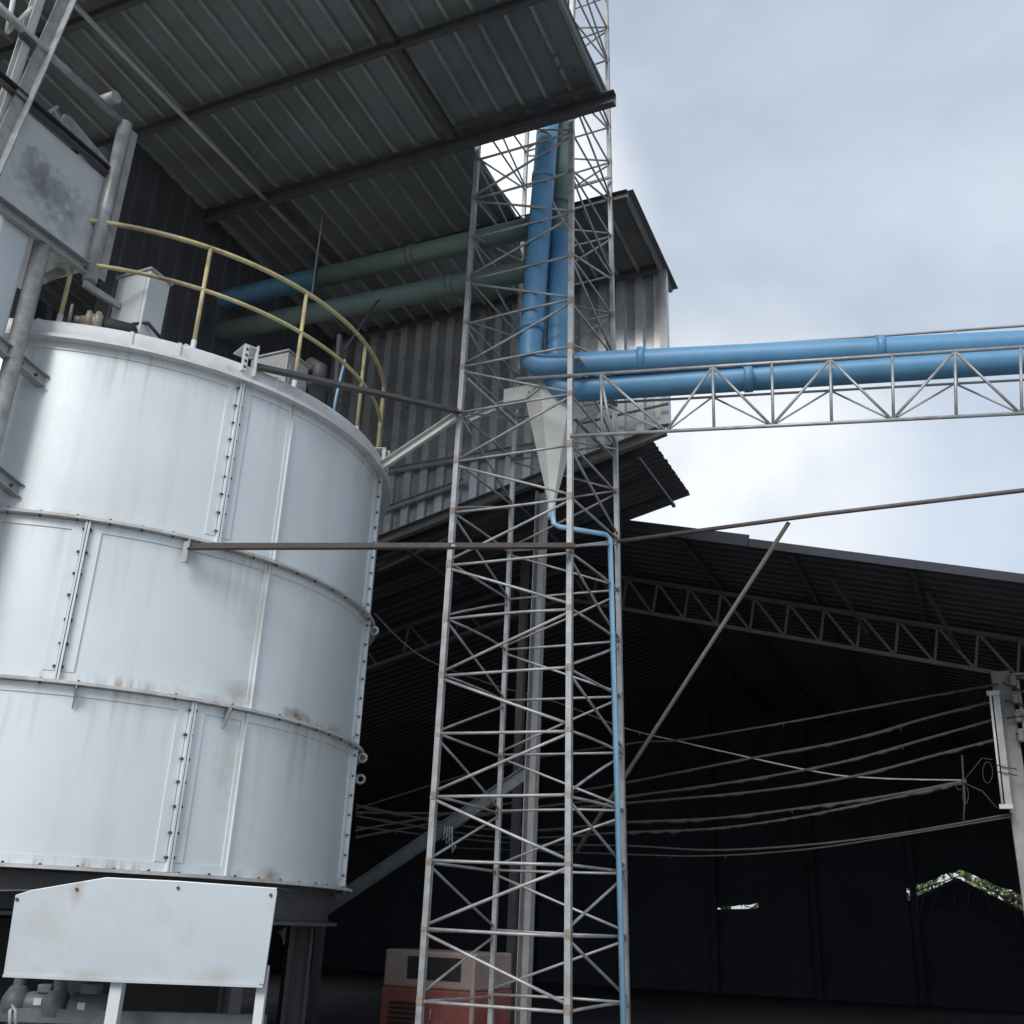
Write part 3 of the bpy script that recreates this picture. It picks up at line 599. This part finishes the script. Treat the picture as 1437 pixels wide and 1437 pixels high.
# top rim
obj('top_rim', MB().lathe([(TR-.02, 6.836), (TR+.06, 6.836), (TR+.062, 6.84), (TR+.062, 6.985), (TR+.055, 7.0), (TR-.08, 7.0)], base_, 144), rim_paint, tank)
obj('rim_lip', MB().lathe([(TR-.01, 6.795), (TR+.115, 6.795), (TR+.115, 6.834), (TR-.01, 6.834)], base_, 144, smooth=False), rim_paint, tank)
obj('top_deck', MB().lathe([(TR-.06, 6.97), (.5, 7.10), (0, 7.10)], base_, 96), rim_paint, tank)
for a in (-71.0, -44.5, -63): obj('rim_splice', MB().box(TP(a, TR+.068, 6.92), .012, .035, .165, Vector((math.cos(rad(a)), math.sin(rad(a)), 0)), Vector((-math.sin(rad(a)), math.cos(rad(a)), 0))), rim_paint, tank)
def seam(ang, z0, z1, ring, lean=0):
    er = Vector((math.cos(rad(ang)), math.sin(rad(ang)), 0)); et = Vector((-er.y, er.x, 0))
    z0 += .02; z1 -= .02; c = base_ + AZ*((z0+z1)/2); h = z1-z0
    b = MB().box(c+er*(TR+.028)-et*.013, .062, .018, h, er, et).mat(1)
    b2 = MB().box(c+er*(TR+.028)+et*.013, .062, .018, h, er, et).mat(1)
    obj('lap_strip', MB().box(c+er*(TR+.001)-et*.080, .022, .10, h-.16, er, et), tank_paint, ring); obj('lap_strip', MB().box(c+er*(TR+.001)+et*.080, .022, .10, h-.16, er, et), tank_paint, ring)
    k = int(h/.2)
    for i in range(k):
        p = base_+AZ*(z0+.12+i*(h-.2)/(k-1)+random.uniform(-.012, .012))+er*(TR+.036); b.bolt(p-et*.020, -et, .013, random.uniform(.018, .034)); b2.bolt(p+et*.020, et, .013, random.uniform(.014, .026))
    obj('bolted_seam', b, [tank_paint, bolt_m], ring); obj('bolted_seam', b2, [tank_paint, bolt_m], ring)
    obj('seam_gasket', MB().box(c+er*(TR+.026), .058, .0075, h, er, et), gasket, ring)
def strip(ang, z0, z1, ring):
    er = Vector((math.cos(rad(ang)), math.sin(rad(ang)), 0)); et = Vector((-er.y, er.x, 0)); h = z1-z0-.04
    obj('weld_strip', MB().box(base_+AZ*((z0+z1)/2)+er*(TR+.002), .02, .055, h, er, et), tank_paint, ring)
    obj('weld_strip', MB().box(base_+AZ*((z0+z1)/2)+er*(TR+.018)+et*.018, .03, .012, h, er, et), tank_paint, ring)
seam(-50.9, ZR[2], ZR[3], rings[2]); strip(-39.6, ZR[2], ZR[3], rings[2]); seam(-4.0, ZR[2], ZR[3], rings[2])
seam(-71.7, ZR[1], ZR[2], rings[1]); strip(-40.4, ZR[1], ZR[2], rings[1]); seam(-2.5, ZR[1], ZR[2], rings[1])
seam(-50.6, ZR[0], ZR[1], rings[0]); strip(-40.9, ZR[0], ZR[1], rings[0]); seam(-3.0, ZR[0], ZR[1], rings[0])
for a in (-130, 40, 95, 160, -170):
    for i in range(3): seam(a+i*11, ZR[i], ZR[i+1], rings[i])
# stub fins under the flanges and lifting lugs
for (x, y, dz) in ((108, 962, .2), (316, 992, .2), (262, 757, .22)):
    p = pt(x, y); a = math.degrees(math.atan2(p.y-TC.y, p.x-TC.x)); z = ZR[1] if y > 800 else ZR[2]
    er = Vector((math.cos(rad(a)), math.sin(rad(a)), 0)); et = Vector((-er.y, er.x, 0))
    obj('gusset', MB().poly([base_+er*TR+AZ*(z-.016), base_+er*(TR+.12)+AZ*(z-.016), base_+er*(TR+.12)+AZ*(z-.05), base_+er*(TR+.02)+AZ*(z-.016-dz)], et, .012), galv, tank)
for z in (4.97-.12, 3.44-.1, 3.44-.34):
    er = Vector((math.cos(rad(-8)), math.sin(rad(-8)), 0)); er = (TP(-1, 1, 0)-TC).normalized(); et = Vector((-er.y, er.x, 0))
    lug = MB(); c = base_+er*(TR+.10)+AZ*z
    ring_ = [c+(er*math.cos(t)+AZ*math.sin(t))*.045 for t in [i*2*math.pi/12 for i in range(13)]]
    lug.tube(ring_, .018, 6, caps=False); lug.box(base_+er*(TR+.03)+AZ*z, .07, .025, .09, er, et)
    obj('lifting_lug', lug, galv, tank)
# base ring, footing frame under the tank
obj('base_ring', MB().lathe([(TR-.05, 1.9), (TR-.16, 1.88), (TR-.16, 1.58), (TR-.05, 1.56), (TR-.05, 1.53), (TR-.2, 1.53), (0, 1.5)], base_, 96, smooth=False), dark_beam, tank)
for k in range(12):
    a = k*30-75+15
    obj('support_leg', MB().ibeam(TP(a, TR-.35, 0), TP(a, TR-.35, 1.53), .15, .15, up=Vector((math.cos(rad(a)), math.sin(rad(a)), 0))), dark_beam, tank)
obj('shade_drum', MB().lathe([(2.1, 0), (2.1, 1.5)], base_, 48), black_m, tank)  # added black drum so the space under the tank stays dark
# guard rail
gr = TR-.10
rail = obj('guard_rail', MB().tube([TP(a, gr, 8.34) for a in [-96+2.5*i for i in range(44)]], .027, 10), yellow, tank)
obj('mid_rail', MB().tube([TP(a, gr, 7.80) for a in [-96+2.5*i for i in range(44)]], .023, 10), yellow, rail)
def rail_ang(x, y): p = pt(x, y, gr); return math.degrees(math.atan2(p.y-TC.y, p.x-TC.x))
for a in (rail_ang(283, 420), rail_ang(425, 450), rail_ang(508, 530), 3, 11.4, -84):
    ps = obj('rail_post', MB().tube([TP(a, gr, 7.16), TP(a, gr, 8.33)], .023, 10), yellow, rail)
    obj('post_foot', MB().tube([TP(a, gr, 6.98), TP(a, gr, 7.17)], .030, 10), white_paint, ps)
# bracket plate with holes at the rim
def rim_bracket(a, zz=7.06):
    er = Vector((math.cos(rad(a)), math.sin(rad(a)), 0)); et = Vector((-er.y, er.x, 0)); b = MB()
    c = base_+er*(TR+.085)+AZ*zz
    b.box(c-et*.055, .045, .05, .30, er, et).box(c+et*.06, .09, .014, .36, er, et).box(c-er*.12+AZ*.155, .28, .17, .012, er, et)
    o = obj('rim_bracket', b, white_paint, tank)
    h = MB()
    for i in range(4): h.bolt(c-et*.055+er*.022+AZ*(-.11+.07*i), er, .017, .005)
    obj('slots', h, bolt_m, o)
rim_bracket(-50.5); rim_bracket(-5.5, 6.98)

# things standing on the tank top
def top_pt(x, y, r): p = pt(x, y, r); return math.degrees(math.atan2(p.y-TC.y, p.x-TC.x))
pc = pu(186, 420, pt(186, 430, TR-.55).dot(AU)); 
P = pt(188, 468, TR-.5); c = W(P.dot(AU), P.dot(AN), 7.0)
cab = thing('control_cabinet', c, 'pale stained metal cabinet standing on tank top behind the motor', 'cabinet')
obj('body', MB().box(c+AZ*.48, .46, .30, .95, AU, AN, AZ), grimy_white, cab, bevel=.01)
obj('lid', MB().box(c+AZ*.968, .50, .34, .025, AU, AN, AZ), galv_dull, cab)
obj('door', MB().box(c+AZ*.48-AN*.156, .38, .012, .82, AU, AN, AZ), white_paint, cab, bevel=.004)
P = pt(148, 455, TR-.22); c = W(P.dot(AU), P.dot(AN), 7.0)
mo = thing('gear_motor', c, 'greasy tan gear motor lying on the tank rim before the cabinet', 'motor')
ax = (AN*.75+AU*.66).normalized(); cz = c+AZ*.17
obj('motor_body', MB().lathe([(0, -.02), (.08, -.02), (.095, 0), (.095, .26), (.07, .30), (0, .30)], cz, 20, ax), black_m, mo)
obj('gearbox', MB().lathe([(0, -.24), (.05, -.24), (.06, -.20), (.12, -.19), (.125, -.15), (.10, -.14), (.10, -.11), (.135, -.10), (.135, -.06), (.085, -.03), (0, -.03)], cz, 20, ax), brass, mo)
obj('hub', MB().lathe([(0, -.30), (.04, -.30), (.04, -.221), (0, -.221)], cz, 14, ax), brass, mo)
obj('foot', MB().box(cz-AZ*.115-ax*.10, .24, .16, .09, ax, ax.cross(AZ)), brass, mo, bevel=.01)
hw = cz-ax*.34+AZ*.04
side = ax.cross(AZ).normalized()
obj('hand_wheel', MB().tube([hw+(side*math.cos(t)+AZ*math.sin(t))*.10 for t in [i*math.pi/8 for i in range(17)]], .014, 6, caps=False), galv, mo)
obj('conduit', MB().tube([cz+ax*.25+AZ*.1, cz+ax*.4+AZ*.16, cz+ax*.55+AZ*.02], .02, 8), black_m, mo)
def hatch(x, y, r, wd, dp_, h, label, ang=35, m=galv, inset=False):
    P = pt(x, y, r); c = W(P.dot(AU), P.dot(AN), 7.0); t = thing('roof_hatch', c, label, 'hatch', 'hatches on the tank top')
    obj('curb', MB().box(c+AZ*h*.25, wd, dp_, h*.5, AU, AN, AZ), rim_paint, t)
    a = rad(ang); d = (AU*math.cos(a)-AZ*math.sin(a)); nn_ = (AZ*math.cos(a)+AU*math.sin(a)); e = (-AU*math.cos(a)-AZ*math.sin(a)); ne = (AZ*math.cos(a)-AU*math.sin(a))
    ridge = c+AZ*(h*.5+wd*.5*math.tan(a)+.01)
    obj('cover', MB().box(ridge+d*(wd*.31), wd*.62, dp_+.08, .012, d, AN, nn_), m, t); obj('cover', MB().box(ridge+e*(wd*.31)-nn_*.001, wd*.62, dp_+.08, .012, e, AN, ne), m, t)
hatch(88, 450, TR-.40, .36, .5, .08, 'folded dark steel hatch cover on tank rim left of the motor', 24, galv_dull)
hatch(290, 489, TR-.42, .30, .55, .16, 'pale pitched hatch cover on tank rim beneath the first railing post', 32, white_paint)
P = pt(392, 520, TR-.5); c = W(P.dot(AU), P.dot(AN), 7.0)
bx = thing('vent_box', c, 'dull grey sheet-metal box behind the middle railing post', 'box')
obj('body', MB().box(c+AZ*.28, .52, .4, .56, AU, AN, AZ), galv_dull, bx, bevel=.008); obj('lid', MB().box(c+AZ*.57, .56, .44, .02, AU, AN, AZ), galv_dull, bx); obj('side_flap', MB().box(c+AZ*.25+AU*.265, .012, .3, .34, AU, AN, AZ), galv, bx)
P = pt(446, 545, TR-.55); c = Vector((P.x, P.y, 7.0))
du = thing('exhaust_stub', c, 'short dark round exhaust stub on tank top behind the railing', 'exhaust')
obj('stub', MB().lathe([(.11, 0), (.11, .62), (.13, .62), (.13, .68), (0, .68)], c, 24), dark_beam, du); obj('flange_ring', MB().lathe([(.11, .0), (.19, .0), (.19, .03), (.11, .03)], c, 24), dark_beam, du); obj('neck', MB().tube([c+AZ*.69, c+AZ*.9, c+AZ*1.0-AU*.16], .09, 14), dark_beam, du)
hp = [pt(484, 505, TR-.25), pt(478, 530, TR-.25), pt(471, 560, TR-.25), pt(466, 590, TR-.25)]
tag(obj('hose', MB().tube(hp, .017, 10), lightblue), 'short blue hose hanging behind the railing near the tank rim', 'hose')
tag(obj('stand_post', MB().bar(pt(477, 470, TR-.5), pt(468, 600, TR-.5), .05, .05, up=AU).bar(pt(477, 500, TR-.5), pt(540, 408, TR-.9), .025, .025), purlin_m), 'thin dark forked post standing behind the curved railing', 'post')

# ------------------------------------------------------------------ braces between tank and tower
b1 = MB().channel(pt(533, 655, TR+.05)+Vector((.03, -.03, 0)), LA(pn(643, 588, 10.04).z)-AU*.03-AN*.06, .05, .115, .008); tag(obj('steel_brace', b1, channel_paint), 'pale flat channel brace from the tank rim up to the tower left leg', 'brace')
b1 = MB().channel(pn(655, 590, 10.75), pn(752, 548, 10.75), .05, .10, .008); tag(obj('steel_brace', b1, channel_paint), 'pale channel brace inside the tower reaching the hopper cone top', 'brace')
p = TP(-49, TR+.08, 7.02); b1 = MB().angle(p, LA(pn(660, 578, 10.04).z)-AN*.05, .085, .008); tag(obj('steel_brace', b1, dark_beam), 'dark beam from the holed bracket on tank rim to the tower left leg', 'brace')
p = pt(262, 767, TR+.12); q = pn(862, 764, 10.0)
zq = LB(5).dot(AU)+.32
q2 = pn(800, 766, 9.96); q2b = q2 + (q2-p)*.015
bar_ = thing('tie_bar', p, 'long brown steel angle bar tying the tank to the tower', 'bar')
obj('bar', MB().angle(p, q2b, .075, .008), brown, bar_)
obj('bolt', MB().bolt(p.lerp(q2, .67)-AN*.01-AZ*.02, -AN, .025, .05), galv, bar_)
obj('end_clip', MB().bar(p-AZ*.16+AN*.0, p+AZ*.05, .02, .07, up=AU), galv_dull, bar_)
r0 = pn(866, 760, 11.3); r1 = pn(1150, 722, 11.3); r2 = pn(1437, 688, 11.3); r3 = r2 + (r2-r1)*1.2
tag(obj('tie_rod', MB().tube([r0, r1, r2, r3], .026, 10), brown), 'long brown rod rising from the tower right leg across the sky', 'rod')
s0 = pn(1107, 733, 11.34); s1 = pn(880, 1085, 12.2); s2 = s1+(s1-s0)*.33
tag(obj('stay_pole', MB().tube([s0, s1, s2], .025, 10), brown), 'slanting rusty stay pole below the brown rod, before the hall', 'pole')

# ------------------------------------------------------------------ hoist frame at the upper left
HU = -7.89
ho = thing('hoist_frame', W(HU-.4, 5.6, 0), 'grey steel hoist frame with stained white box above the tank left', 'hoist')
def ph(x, y): return pu(x, y, HU)
col_ = MB(); cN = 5.41
cw = .33
cc_ = W(HU-.16, cN, 0)
prof = []
for (sx, sy) in ((1, -1), (1, 1), (-1, 1), (-1, -1)):
    for t in range(5):
        a = {(1, -1): -90, (1, 1): 0, (-1, 1): 90, (-1, -1): 180}[(sx, sy)] + t*22.5
        prof.append(AU*(sx*.10+.06*math.cos(rad(a))) + AN*(sy*.13+.06*math.sin(rad(a))))
k = len(prof); vs = [cc_+q_+AZ*0 for q_ in prof]+[cc_+q_+AZ*7.72 for q_ in prof]
col_.add(vs, [(i, (i+1) % k, (i+1) % k+k, i+k) for i in range(k)], True)
obj('column', col_, white_paint, ho)
obj('column', MB().tube([W(HU+.0, cN+.31, 0), W(HU+.0, cN+.31, 7.72)], .085, 20), galv, ho)
box_c = W(HU-.5, 5.70, 8.36)
hb = obj('box', MB().box(box_c, .98, 1.22, 1.16, AU, AN, AZ), grimy_white, ho, bevel=.01)
def beam(name, a, b, s_=.10, m=galv, up=AZ, off=.0): return obj(name, MB().channel(W(HU+off, *a), W(HU+off, *b), .07, s_, .009, up=up), m, ho)
beam('bottom_beam', (4.5, 7.74), (6.32, 7.74), .13, galv_dull, off=.05)
beam('top_beam', (4.5, 9.0), (6.36, 9.0), .09, dark_beam, off=.04)
obj('corner_post', MB().tube([W(HU+.06, 6.30, 7.62), W(HU+.06, 6.30, 9.70)], .075, 18), galv, ho)
obj('corner_post', MB().angle(W(HU+.10, 6.40, 7.7), W(HU+.10, 6.40, 9.66), .10, .01, up=AN), galv_dull, ho)
obj('top_rail', MB().tube([W(HU+.04, 4.3, 9.70), W(HU+.04, 6.36, 9.70)], .045, 14), galv, ho)
obj('inclined_brace', MB().angle(pu(108, -12, HU+.10), pu(-12, 262, HU+.10), .12, .012, up=AU), galv, ho)
obj('upright', MB().channel(pu(56, -10, HU-.05), pu(-8, 190, HU-.05), .08, .10, .01, up=AU), channel_paint, ho)
obj('cross_brace', MB().tube([pu(10, 45, HU-.05), pu(45, 12, HU-.05)], .025, 8).tube([pu(10, 45, HU-.05), pu(20, -8, HU-.05)], .025, 8), channel_paint, ho)
obj('cleat', MB().bar(pu(30, 45, HU+.03), pu(48, 62, HU+.03), .08, .08), dark_beam, ho)
obj('roller', MB().tube([W(HU-.35, 6.2, 9.2), W(HU-.02, 6.2, 9.2)], .10, 18), dark_beam, ho)
obj('roller', MB().tube([pu(152, 140, HU-.1)-AU*.12, pu(152, 140, HU-.1)+AU*.12], .07, 18), galv_dull, ho)
obj('slide_plate', MB().poly([ph(90, 160), ph(98, 163), ph(152, 228), ph(145, 236), ph(80, 180)], AU, .02), galv, ho)
obj('lever', MB().bar(pu(68, 158, HU+.03), pu(80, 150, HU+.03), .04, .03).bar(pu(74, 154, HU+.03), pu(88, 176, HU+.03), .03, .03), galv_dull, ho)
for x, y in ((120, 385), (160, 415)):
    pass
obj('skid_bar', MB().bar(pu(118, 398, HU+.1), pu(168, 430, HU+.1), .04, .07), galv, ho)
for (a, b) in (((-40, 452), (62, 537)), ((-60, 620), (28, 692))):
    ib = obj('bracket_beam', MB().ibeam(ph(*a), ph(*b), .10, .13, .012), galv_dull, ho)
    q = ph(*b); d = (ph(*a)-q).normalized(); o = MB()
    for t in (.12, .3): o.bolt(q+d*t+AU*.006, AU, .016, .02)
    obj('bolts', o, bolt_m, ib)
obj('pipe_stub', MB().tube([pu(60, 392, HU-.3), pu(92, 378, HU-.3), pu(96, 362, HU-.3)], .05, 12), galv_dull, ho)

# ------------------------------------------------------------------ pump housing in front of the tank foot
YP = 8.62
def pp(x, y, o=0): return py(x, y, YP+o)
ph_ = thing('pump_housing', Vector((-2.8, YP+.3, 0)), 'pale sheet-metal housing at the tank foot, open below', 'housing')
FN = Vector((0, -1, 0))
pan = obj('front_panel', MB().poly([pp(22, 1256), pp(44, 1249), pp(150, 1231), pp(250, 1236), pp(389, 1246), pp(369, 1384), pp(180, 1377), pp(5, 1369)], FN, .02), panel_paint, ph_, bevel=.006)
obj('folded_lip', MB().bar(pp(5, 1369, -.02), pp(180, 1377, -.02), .03, .02).bar(pp(180, 1377, -.0203), pp(369, 1384, -.0203), .03, .02), panel_paint, pan)
obj('folded_lip', MB().bar(pp(387, 1250, -.018), pp(368, 1381, -.018), .025, .03, up=Vector((0, 1, 0))), panel_paint, pan)
b = MB()
for x, y in ((24, 1258), (108, 1244), (380, 1252), (366, 1378), (250, 1242)): b.bolt(pp(x, y+4, -.012), FN, .013, .012)
obj('screws', b, bolt_m, pan)
for x, w_ in ((366, .07), (163, .09), (-40, .07)):
    p = pp(x, 1400, .075); obj('post', MB().bar(Vector((p.x, p.y, 0)), Vector((p.x, p.y, 1.25)), w_, w_, up=Vector((0, 1, 0))), white_paint, ph_)
obj('sill_beam', MB().bar(pp(-80, 1420, .45), pp(372, 1434, .45), .12, .10), pump_m, ph_)
obj('roof_plate', MB().poly([pp(-60, 1250, .02), pp(389, 1246, .02), pp(389, 1246, .02)+Vector((0, .6, .0)), pp(-60, 1250, .02)+Vector((0, .6, .0))], AZ, .01), dark_beam, ph_)
def pump(x, y, s_, label):
    c = pp(x, y, .5); t = thing('circulation_pump', Vector((c.x, c.y, c.z-.18*s_)), label, 'pump', 'pumps in the housing'); X = Vector((1, 0, 0))
    obj('volute', MB().lathe([(0, -.10), (.06, -.10), (.13, -.05), (.13, .05), (.06, .10), (0, .10)], c-X*.18*s_, 24, X), pump_m, t)
    obj('motor', MB().lathe([(0, 0), (.10*s_, 0), (.11*s_, .02), (.11*s_, .28*s_), (.09*s_, .32*s_), (0, .32*s_)], c-X*.06, 24, X), pump_m, t)
    obj('terminal_box', MB().box(c+AZ*.14*s_+X*.08, .14*s_, .12, .08*s_), pump_m, t, bevel=.008)
    pl = obj('name_plate', MB().box(c+X*.06-Vector((0, .112*s_, 0))+AZ*.02, .06, .006, .05), white_paint, t)
    obj('valve', MB().lathe([(.05, 0), (.05, .12), (.085, .14), (.085, .20), (.03, .24), (0, .24)], c-X*.18*s_+AZ*.11, 18), pump_m, t)
    obj('foot', MB().box(c-AZ*.14*s_, .42*s_, .16, .08*s_), pump_m, t)
pump(110, 1414, 1.0, 'grey-green pump with a white plate on the housing sill')
pump(48, 1408, .8, 'smaller dim pump further left on the housing sill')
hk_ = [pp(14, 1445, .1), pp(14, 1418, .1), pp(17, 1410, .1), pp(22, 1418, .1), pp(22, 1445, .1)]
tag(obj('lifting_hook', MB().tube(hk_, .014, 8), galv_dull), 'thin grey loop hook at the lower left below the housing', 'hook')

# ------------------------------------------------------------------ red machine behind the tower foot
c = pn(628, 1437, 13.2); rm = thing('red_machine', W(pn(640, 1437, 13.2).dot(AU), 13.4, 0), 'faded red and pink boxy machine standing behind the tower foot', 'machine')
u1 = pn(666, 1400, 13.2).dot(AU); zt1 = pn(666, 1338, 13.2).z; zmid = pn(660, 1392, 13.2).z
obj('body', MB().box(W(u1-.7, 13.8, zmid/2), 1.4, 1.2, zmid, AU, AN, AZ), red_m, rm, bevel=.03)
obj('cab', MB().box(W(u1-.7, 13.8, (zmid+zt1)/2+.002), 1.38, 1.17, zt1-zmid, AU, AN, AZ), cream_m, rm, bevel=.03)
obj('window', MB().box(W(u1-.62, 13.206, (zmid+zt1)/2+.02), .8, .01, (zt1-zmid)*.6, AU, AN, AZ), black_m, rm)
lv = MB()
for k in range(7): lv.bar(W(u1-1.25, 13.188, .25+.06*k), W(u1-.75, 13.188, .25+.06*k), .02, .028)
obj('vent_slats', lv, black_m, rm)
obj('door_panel', MB().box(W(u1-.42, 13.192, zmid*.5), .5, .02, zmid*.8, AU, AN, AZ), red_m, rm, bevel=.008)
obj('handle', MB().tube([W(u1-.6, 13.18, zmid*.55), W(u1-.6, 13.14, zmid*.55), W(u1-.6, 13.14, zmid*.7), W(u1-.6, 13.18, zmid*.7)], .012, 8), galv_dull, rm)
obj('exhaust_pipe', MB().tube([W(u1-1.1, 13.7, zt1), W(u1-1.1, 13.7, zt1+.35), W(u1-1.0, 13.65, zt1+.45)], .035, 10), galv_dull, rm)
obj('trim', MB().bar(W(u1-.03, 13.2, 0), W(u1-.03, 13.2, zt1-.03), .04, .05, up=AU), cream_m, rm)

# broad pale dusty beam seen through the tower, and rope knot hanging from it
p, q = pn(560, 1205, 14.4), pn(752, 1075, 14.4)
tag(obj('dusty_beam', MB().channel(p-(q-p)*.9, q, .06, .20, .012), galv), 'pale dusty slanting beam crossing behind the tower low down', 'beam')
kn = MB()
for k in range(4):
    c0 = pn(625+k*3, 1160, 14.2); kn.tube([c0, c0-AZ*(.2+.06*k)+AU*(.02*k-.03), c0-AZ*(.12+.05*k)+AU*(.05+.01*k)], .014, 6)
tag(obj('rope_knot', kn, channel_paint), 'pale tangled rope dangling under the dusty slanting beam', 'rope')

# ------------------------------------------------------------------ concrete column, lamp, insulators, cables
NCOL = 19.05
uc = pn(1403, 1000, NCOL).dot(AU)
cp = thing('concrete_column', W(uc+.09, NCOL, 0), 'grey concrete column holding the hall truss at the right edge', 'column')
zc1 = pn(1398, 944, NCOL).z
obj('shaft', MB().box(W(uc+.09, NCOL, zc1/2), .30, .30, zc1, AU, AN, AZ), concrete, cp, bevel=.02)
ir = obj('insulator_rack', MB().bar(W(uc+.33, NCOL-.2, 3.95), W(uc+.33, NCOL-.2, 5.75), .05, .05, up=AU), galv_dull, cp)
def zy(y, n=NCOL-.2): return pn(1405, y, n).z
for y in (957, 982, 1008, 1035):
    z = zy(y); obj('insulator', MB().lathe([(0, -.09), (.05, -.09), (.07, -.05), (.045, 0), (.07, .05), (.05, .09), (0, .09)], W(uc+.26, NCOL-.26, z), 16), concrete, ir)
    obj('bracket', MB().bar(W(uc+.24, NCOL-.2, z+.12), W(uc+.50, NCOL-.2, z+.12), .04, .03), galv_dull, ir)
lt, lbm = pn(1391, 973, NCOL-.42), pn(1409, 1132, NCOL-.42)
la = thing('strip_lamp', lbm, 'unlit white strip lamp tied upright to the concrete column', 'lamp')
dl = (lt-lbm)
obj('housing', MB().box((lt+lbm)/2+AU*.07, .10, .05, dl.length, AU, AN, dl.normalized()), galv, la)
obj('tube', MB().tube([lbm+dl*.02-AU*.02-AN*.03, lt-dl*.02-AU*.02-AN*.03], .020, 12), tube_glass, la)
obj('end_cap', MB().box(lbm+AU*.03, .20, .08, .07, AU, AN, AZ), white_paint, la); obj('end_cap', MB().box(lt+AU*.03, .20, .08, .07, AU, AN, AZ), white_paint, la)
obj('wire_ties', MB().tube([lbm+dl*.3-AU*.06-AN*.05, lbm+dl*.28+AU*.1-AN*.06, lbm+dl*.26+AU*.25], .008, 6).tube([lbm+dl*.36-AU*.06-AN*.05, lbm+dl*.33+AU*.1-AN*.06, lbm+dl*.32+AU*.25], .008, 6), black_m, la)
def cable(px, r, label, n_=NCOL-.3, dust=.5, m=cable_m):
    pts = []; cp_ = [(pn(x, y, n_ if len(q_) == 2 else q_[2])) for q_ in px for x, y in [q_[:2]]]
    for i in range(len(cp_)-1):                                       # smooth through the points
        a0 = cp_[max(i-1, 0)]; a1 = cp_[i]; a2 = cp_[i+1]; a3 = cp_[min(i+2, len(cp_)-1)]
        for k in range(14):
            t = k/14; pts.append(.5*((2*a1)+(a2-a0)*t+(2*a0-5*a1+4*a2-a3)*t*t+(3*a1-a0-3*a2+a3)*t**3))
    pts.append(cp_[-1]); rs = [r*(1+dust*max(0, random.gauss(0, .6))) for _ in pts]
    pts = [p_ - AZ*(rs[i]-r)*.8 for i, p_ in enumerate(pts)]
    o = obj('overhead_cable', MB().tube(pts, r, 6, rf=lambda i: rs[i]), m); tag(o, label, 'cable', 'dusty cables strung across the hall front')
    hang = MB(); c = 0
    for i in range(0, len(pts), 5):
        if random.random() < dust*.55:
            hang.tube([pts[i], pts[i]-AZ*random.uniform(.02, .08)], .008, 5); c += 1
    if c: obj('cobwebs', hang, m, o)
    return o
cable([(500, 1135), (700, 1075), (880, 1044), (957, 1038), (1110, 1013), (1250, 987), (1400, 960)], .020, 'topmost of the dusty cables running left from the column')
cable([(500, 1165), (700, 1130), (880, 1098), (1050, 1065), (1190, 1039), (1300, 1008), (1395, 984)], .024, 'second dusty cable from the top running left from the column')
cable([(500, 1175), (700, 1140), (880, 1118), (1040, 1096), (1180, 1070), (1310, 1034), (1395, 1010)], .024, 'third dusty cable from the top running left from the column')
cable([(500, 1140), (700, 1141), (880, 1127), (1060, 1111), (1200, 1089), (1320, 1058), (1405, 1036)], .024, 'fourth dusty cable from the top, ending at the lowest insulator')
cable([(500, 1130), (700, 1165), (880, 1154), (1000, 1149), (1120, 1135), (1240, 1118), (1350, 1097)], .024, 'thick cobwebbed cable running left from the hanging junction knot', dust=1)
cable([(500, 1145), (700, 1175), (880, 1168), (1000, 1163), (1100, 1150), (1200, 1131), (1350, 1099)], .020, 'cobwebbed cable close below the thick one from the junction knot', dust=1)
cable([(500, 1160), (700, 1182), (880, 1187), (1000, 1193), (1130, 1186), (1260, 1170), (1420, 1142)], .018, 'long slack cable, upper strand of the lowest pair', dust=.2)
cable([(640, 1190), (880, 1199), (1000, 1201), (1130, 1192), (1260, 1173), (1420, 1146)], .014, 'long slack cable, lower strand of the lowest pair', dust=.2)
cable([(520, 855, 15.9), (590, 920, 16.5), (690, 960), (780, 985), (875, 1021), (960, 1042), (1140, 1082), (1230, 1092), (1350, 1095)], .013, 'thin pale wire sloping from upper left down to the junction knot', dust=.4, m=galv_dull)
jk = thing('junction_knot', pn(1350, 1150, NCOL-.3), 'knot of tangled wires hanging below the fourth cable', 'wiring')
jm = MB().tube([pn(1350, 1060, NCOL-.3), pn(1352, 1095, NCOL-.3), pn(1354, 1120, NCOL-.3), pn(1352, 1153, NCOL-.3)], .014, 8)
obj('drop_wire', jm, cable_m, jk)
obj('knot', MB().lathe([(0, -.05), (.04, -.03), (.045, 0), (.035, .04), (0, .05)], pn(1353, 1097, NCOL-.3), 12), cable_m, jk)
lp = MB()
for (cx_, cy_, rx, ry) in ((1347, 1104, 5, 4), (1386, 1084, 7, 15), (1355, 1116, 4, 12)):
    lp.tube([pn(cx_+rx*math.cos(t), cy_+ry*math.sin(t), NCOL-.3) for t in [i*math.pi/7 for i in range(15)]], .006, 5, caps=False)
lp.tube([pn(1353, 1095, NCOL-.3), pn(1378, 1064, NCOL-.3), pn(1393, 1066, NCOL-.3)], .009, 5).tube([pn(1355, 1100, NCOL-.3), pn(1378, 1110, NCOL-.3), pn(1400, 1135, NCOL-.3)], .009, 5)
obj('wire_loops', lp, cable_m, jk)
for (a, b, t) in (((1407, 958), (1445, 975), 'top'), ((1410, 983), (1445, 992), 'second'), ((1412, 1008), (1445, 1004), 'third'), ((1425, 1030), (1445, 1026), 'fourth')):
    p, q = pn(*a, NCOL-.3), pn(*b, NCOL-.3)
    tag(obj('cable_tail', MB().tube([p, q, q+(q-p)*2], .016, 6), cable_m), f'short cable leaving right from the {t} insulator of the column', 'cable', 'cable tails right of the column')
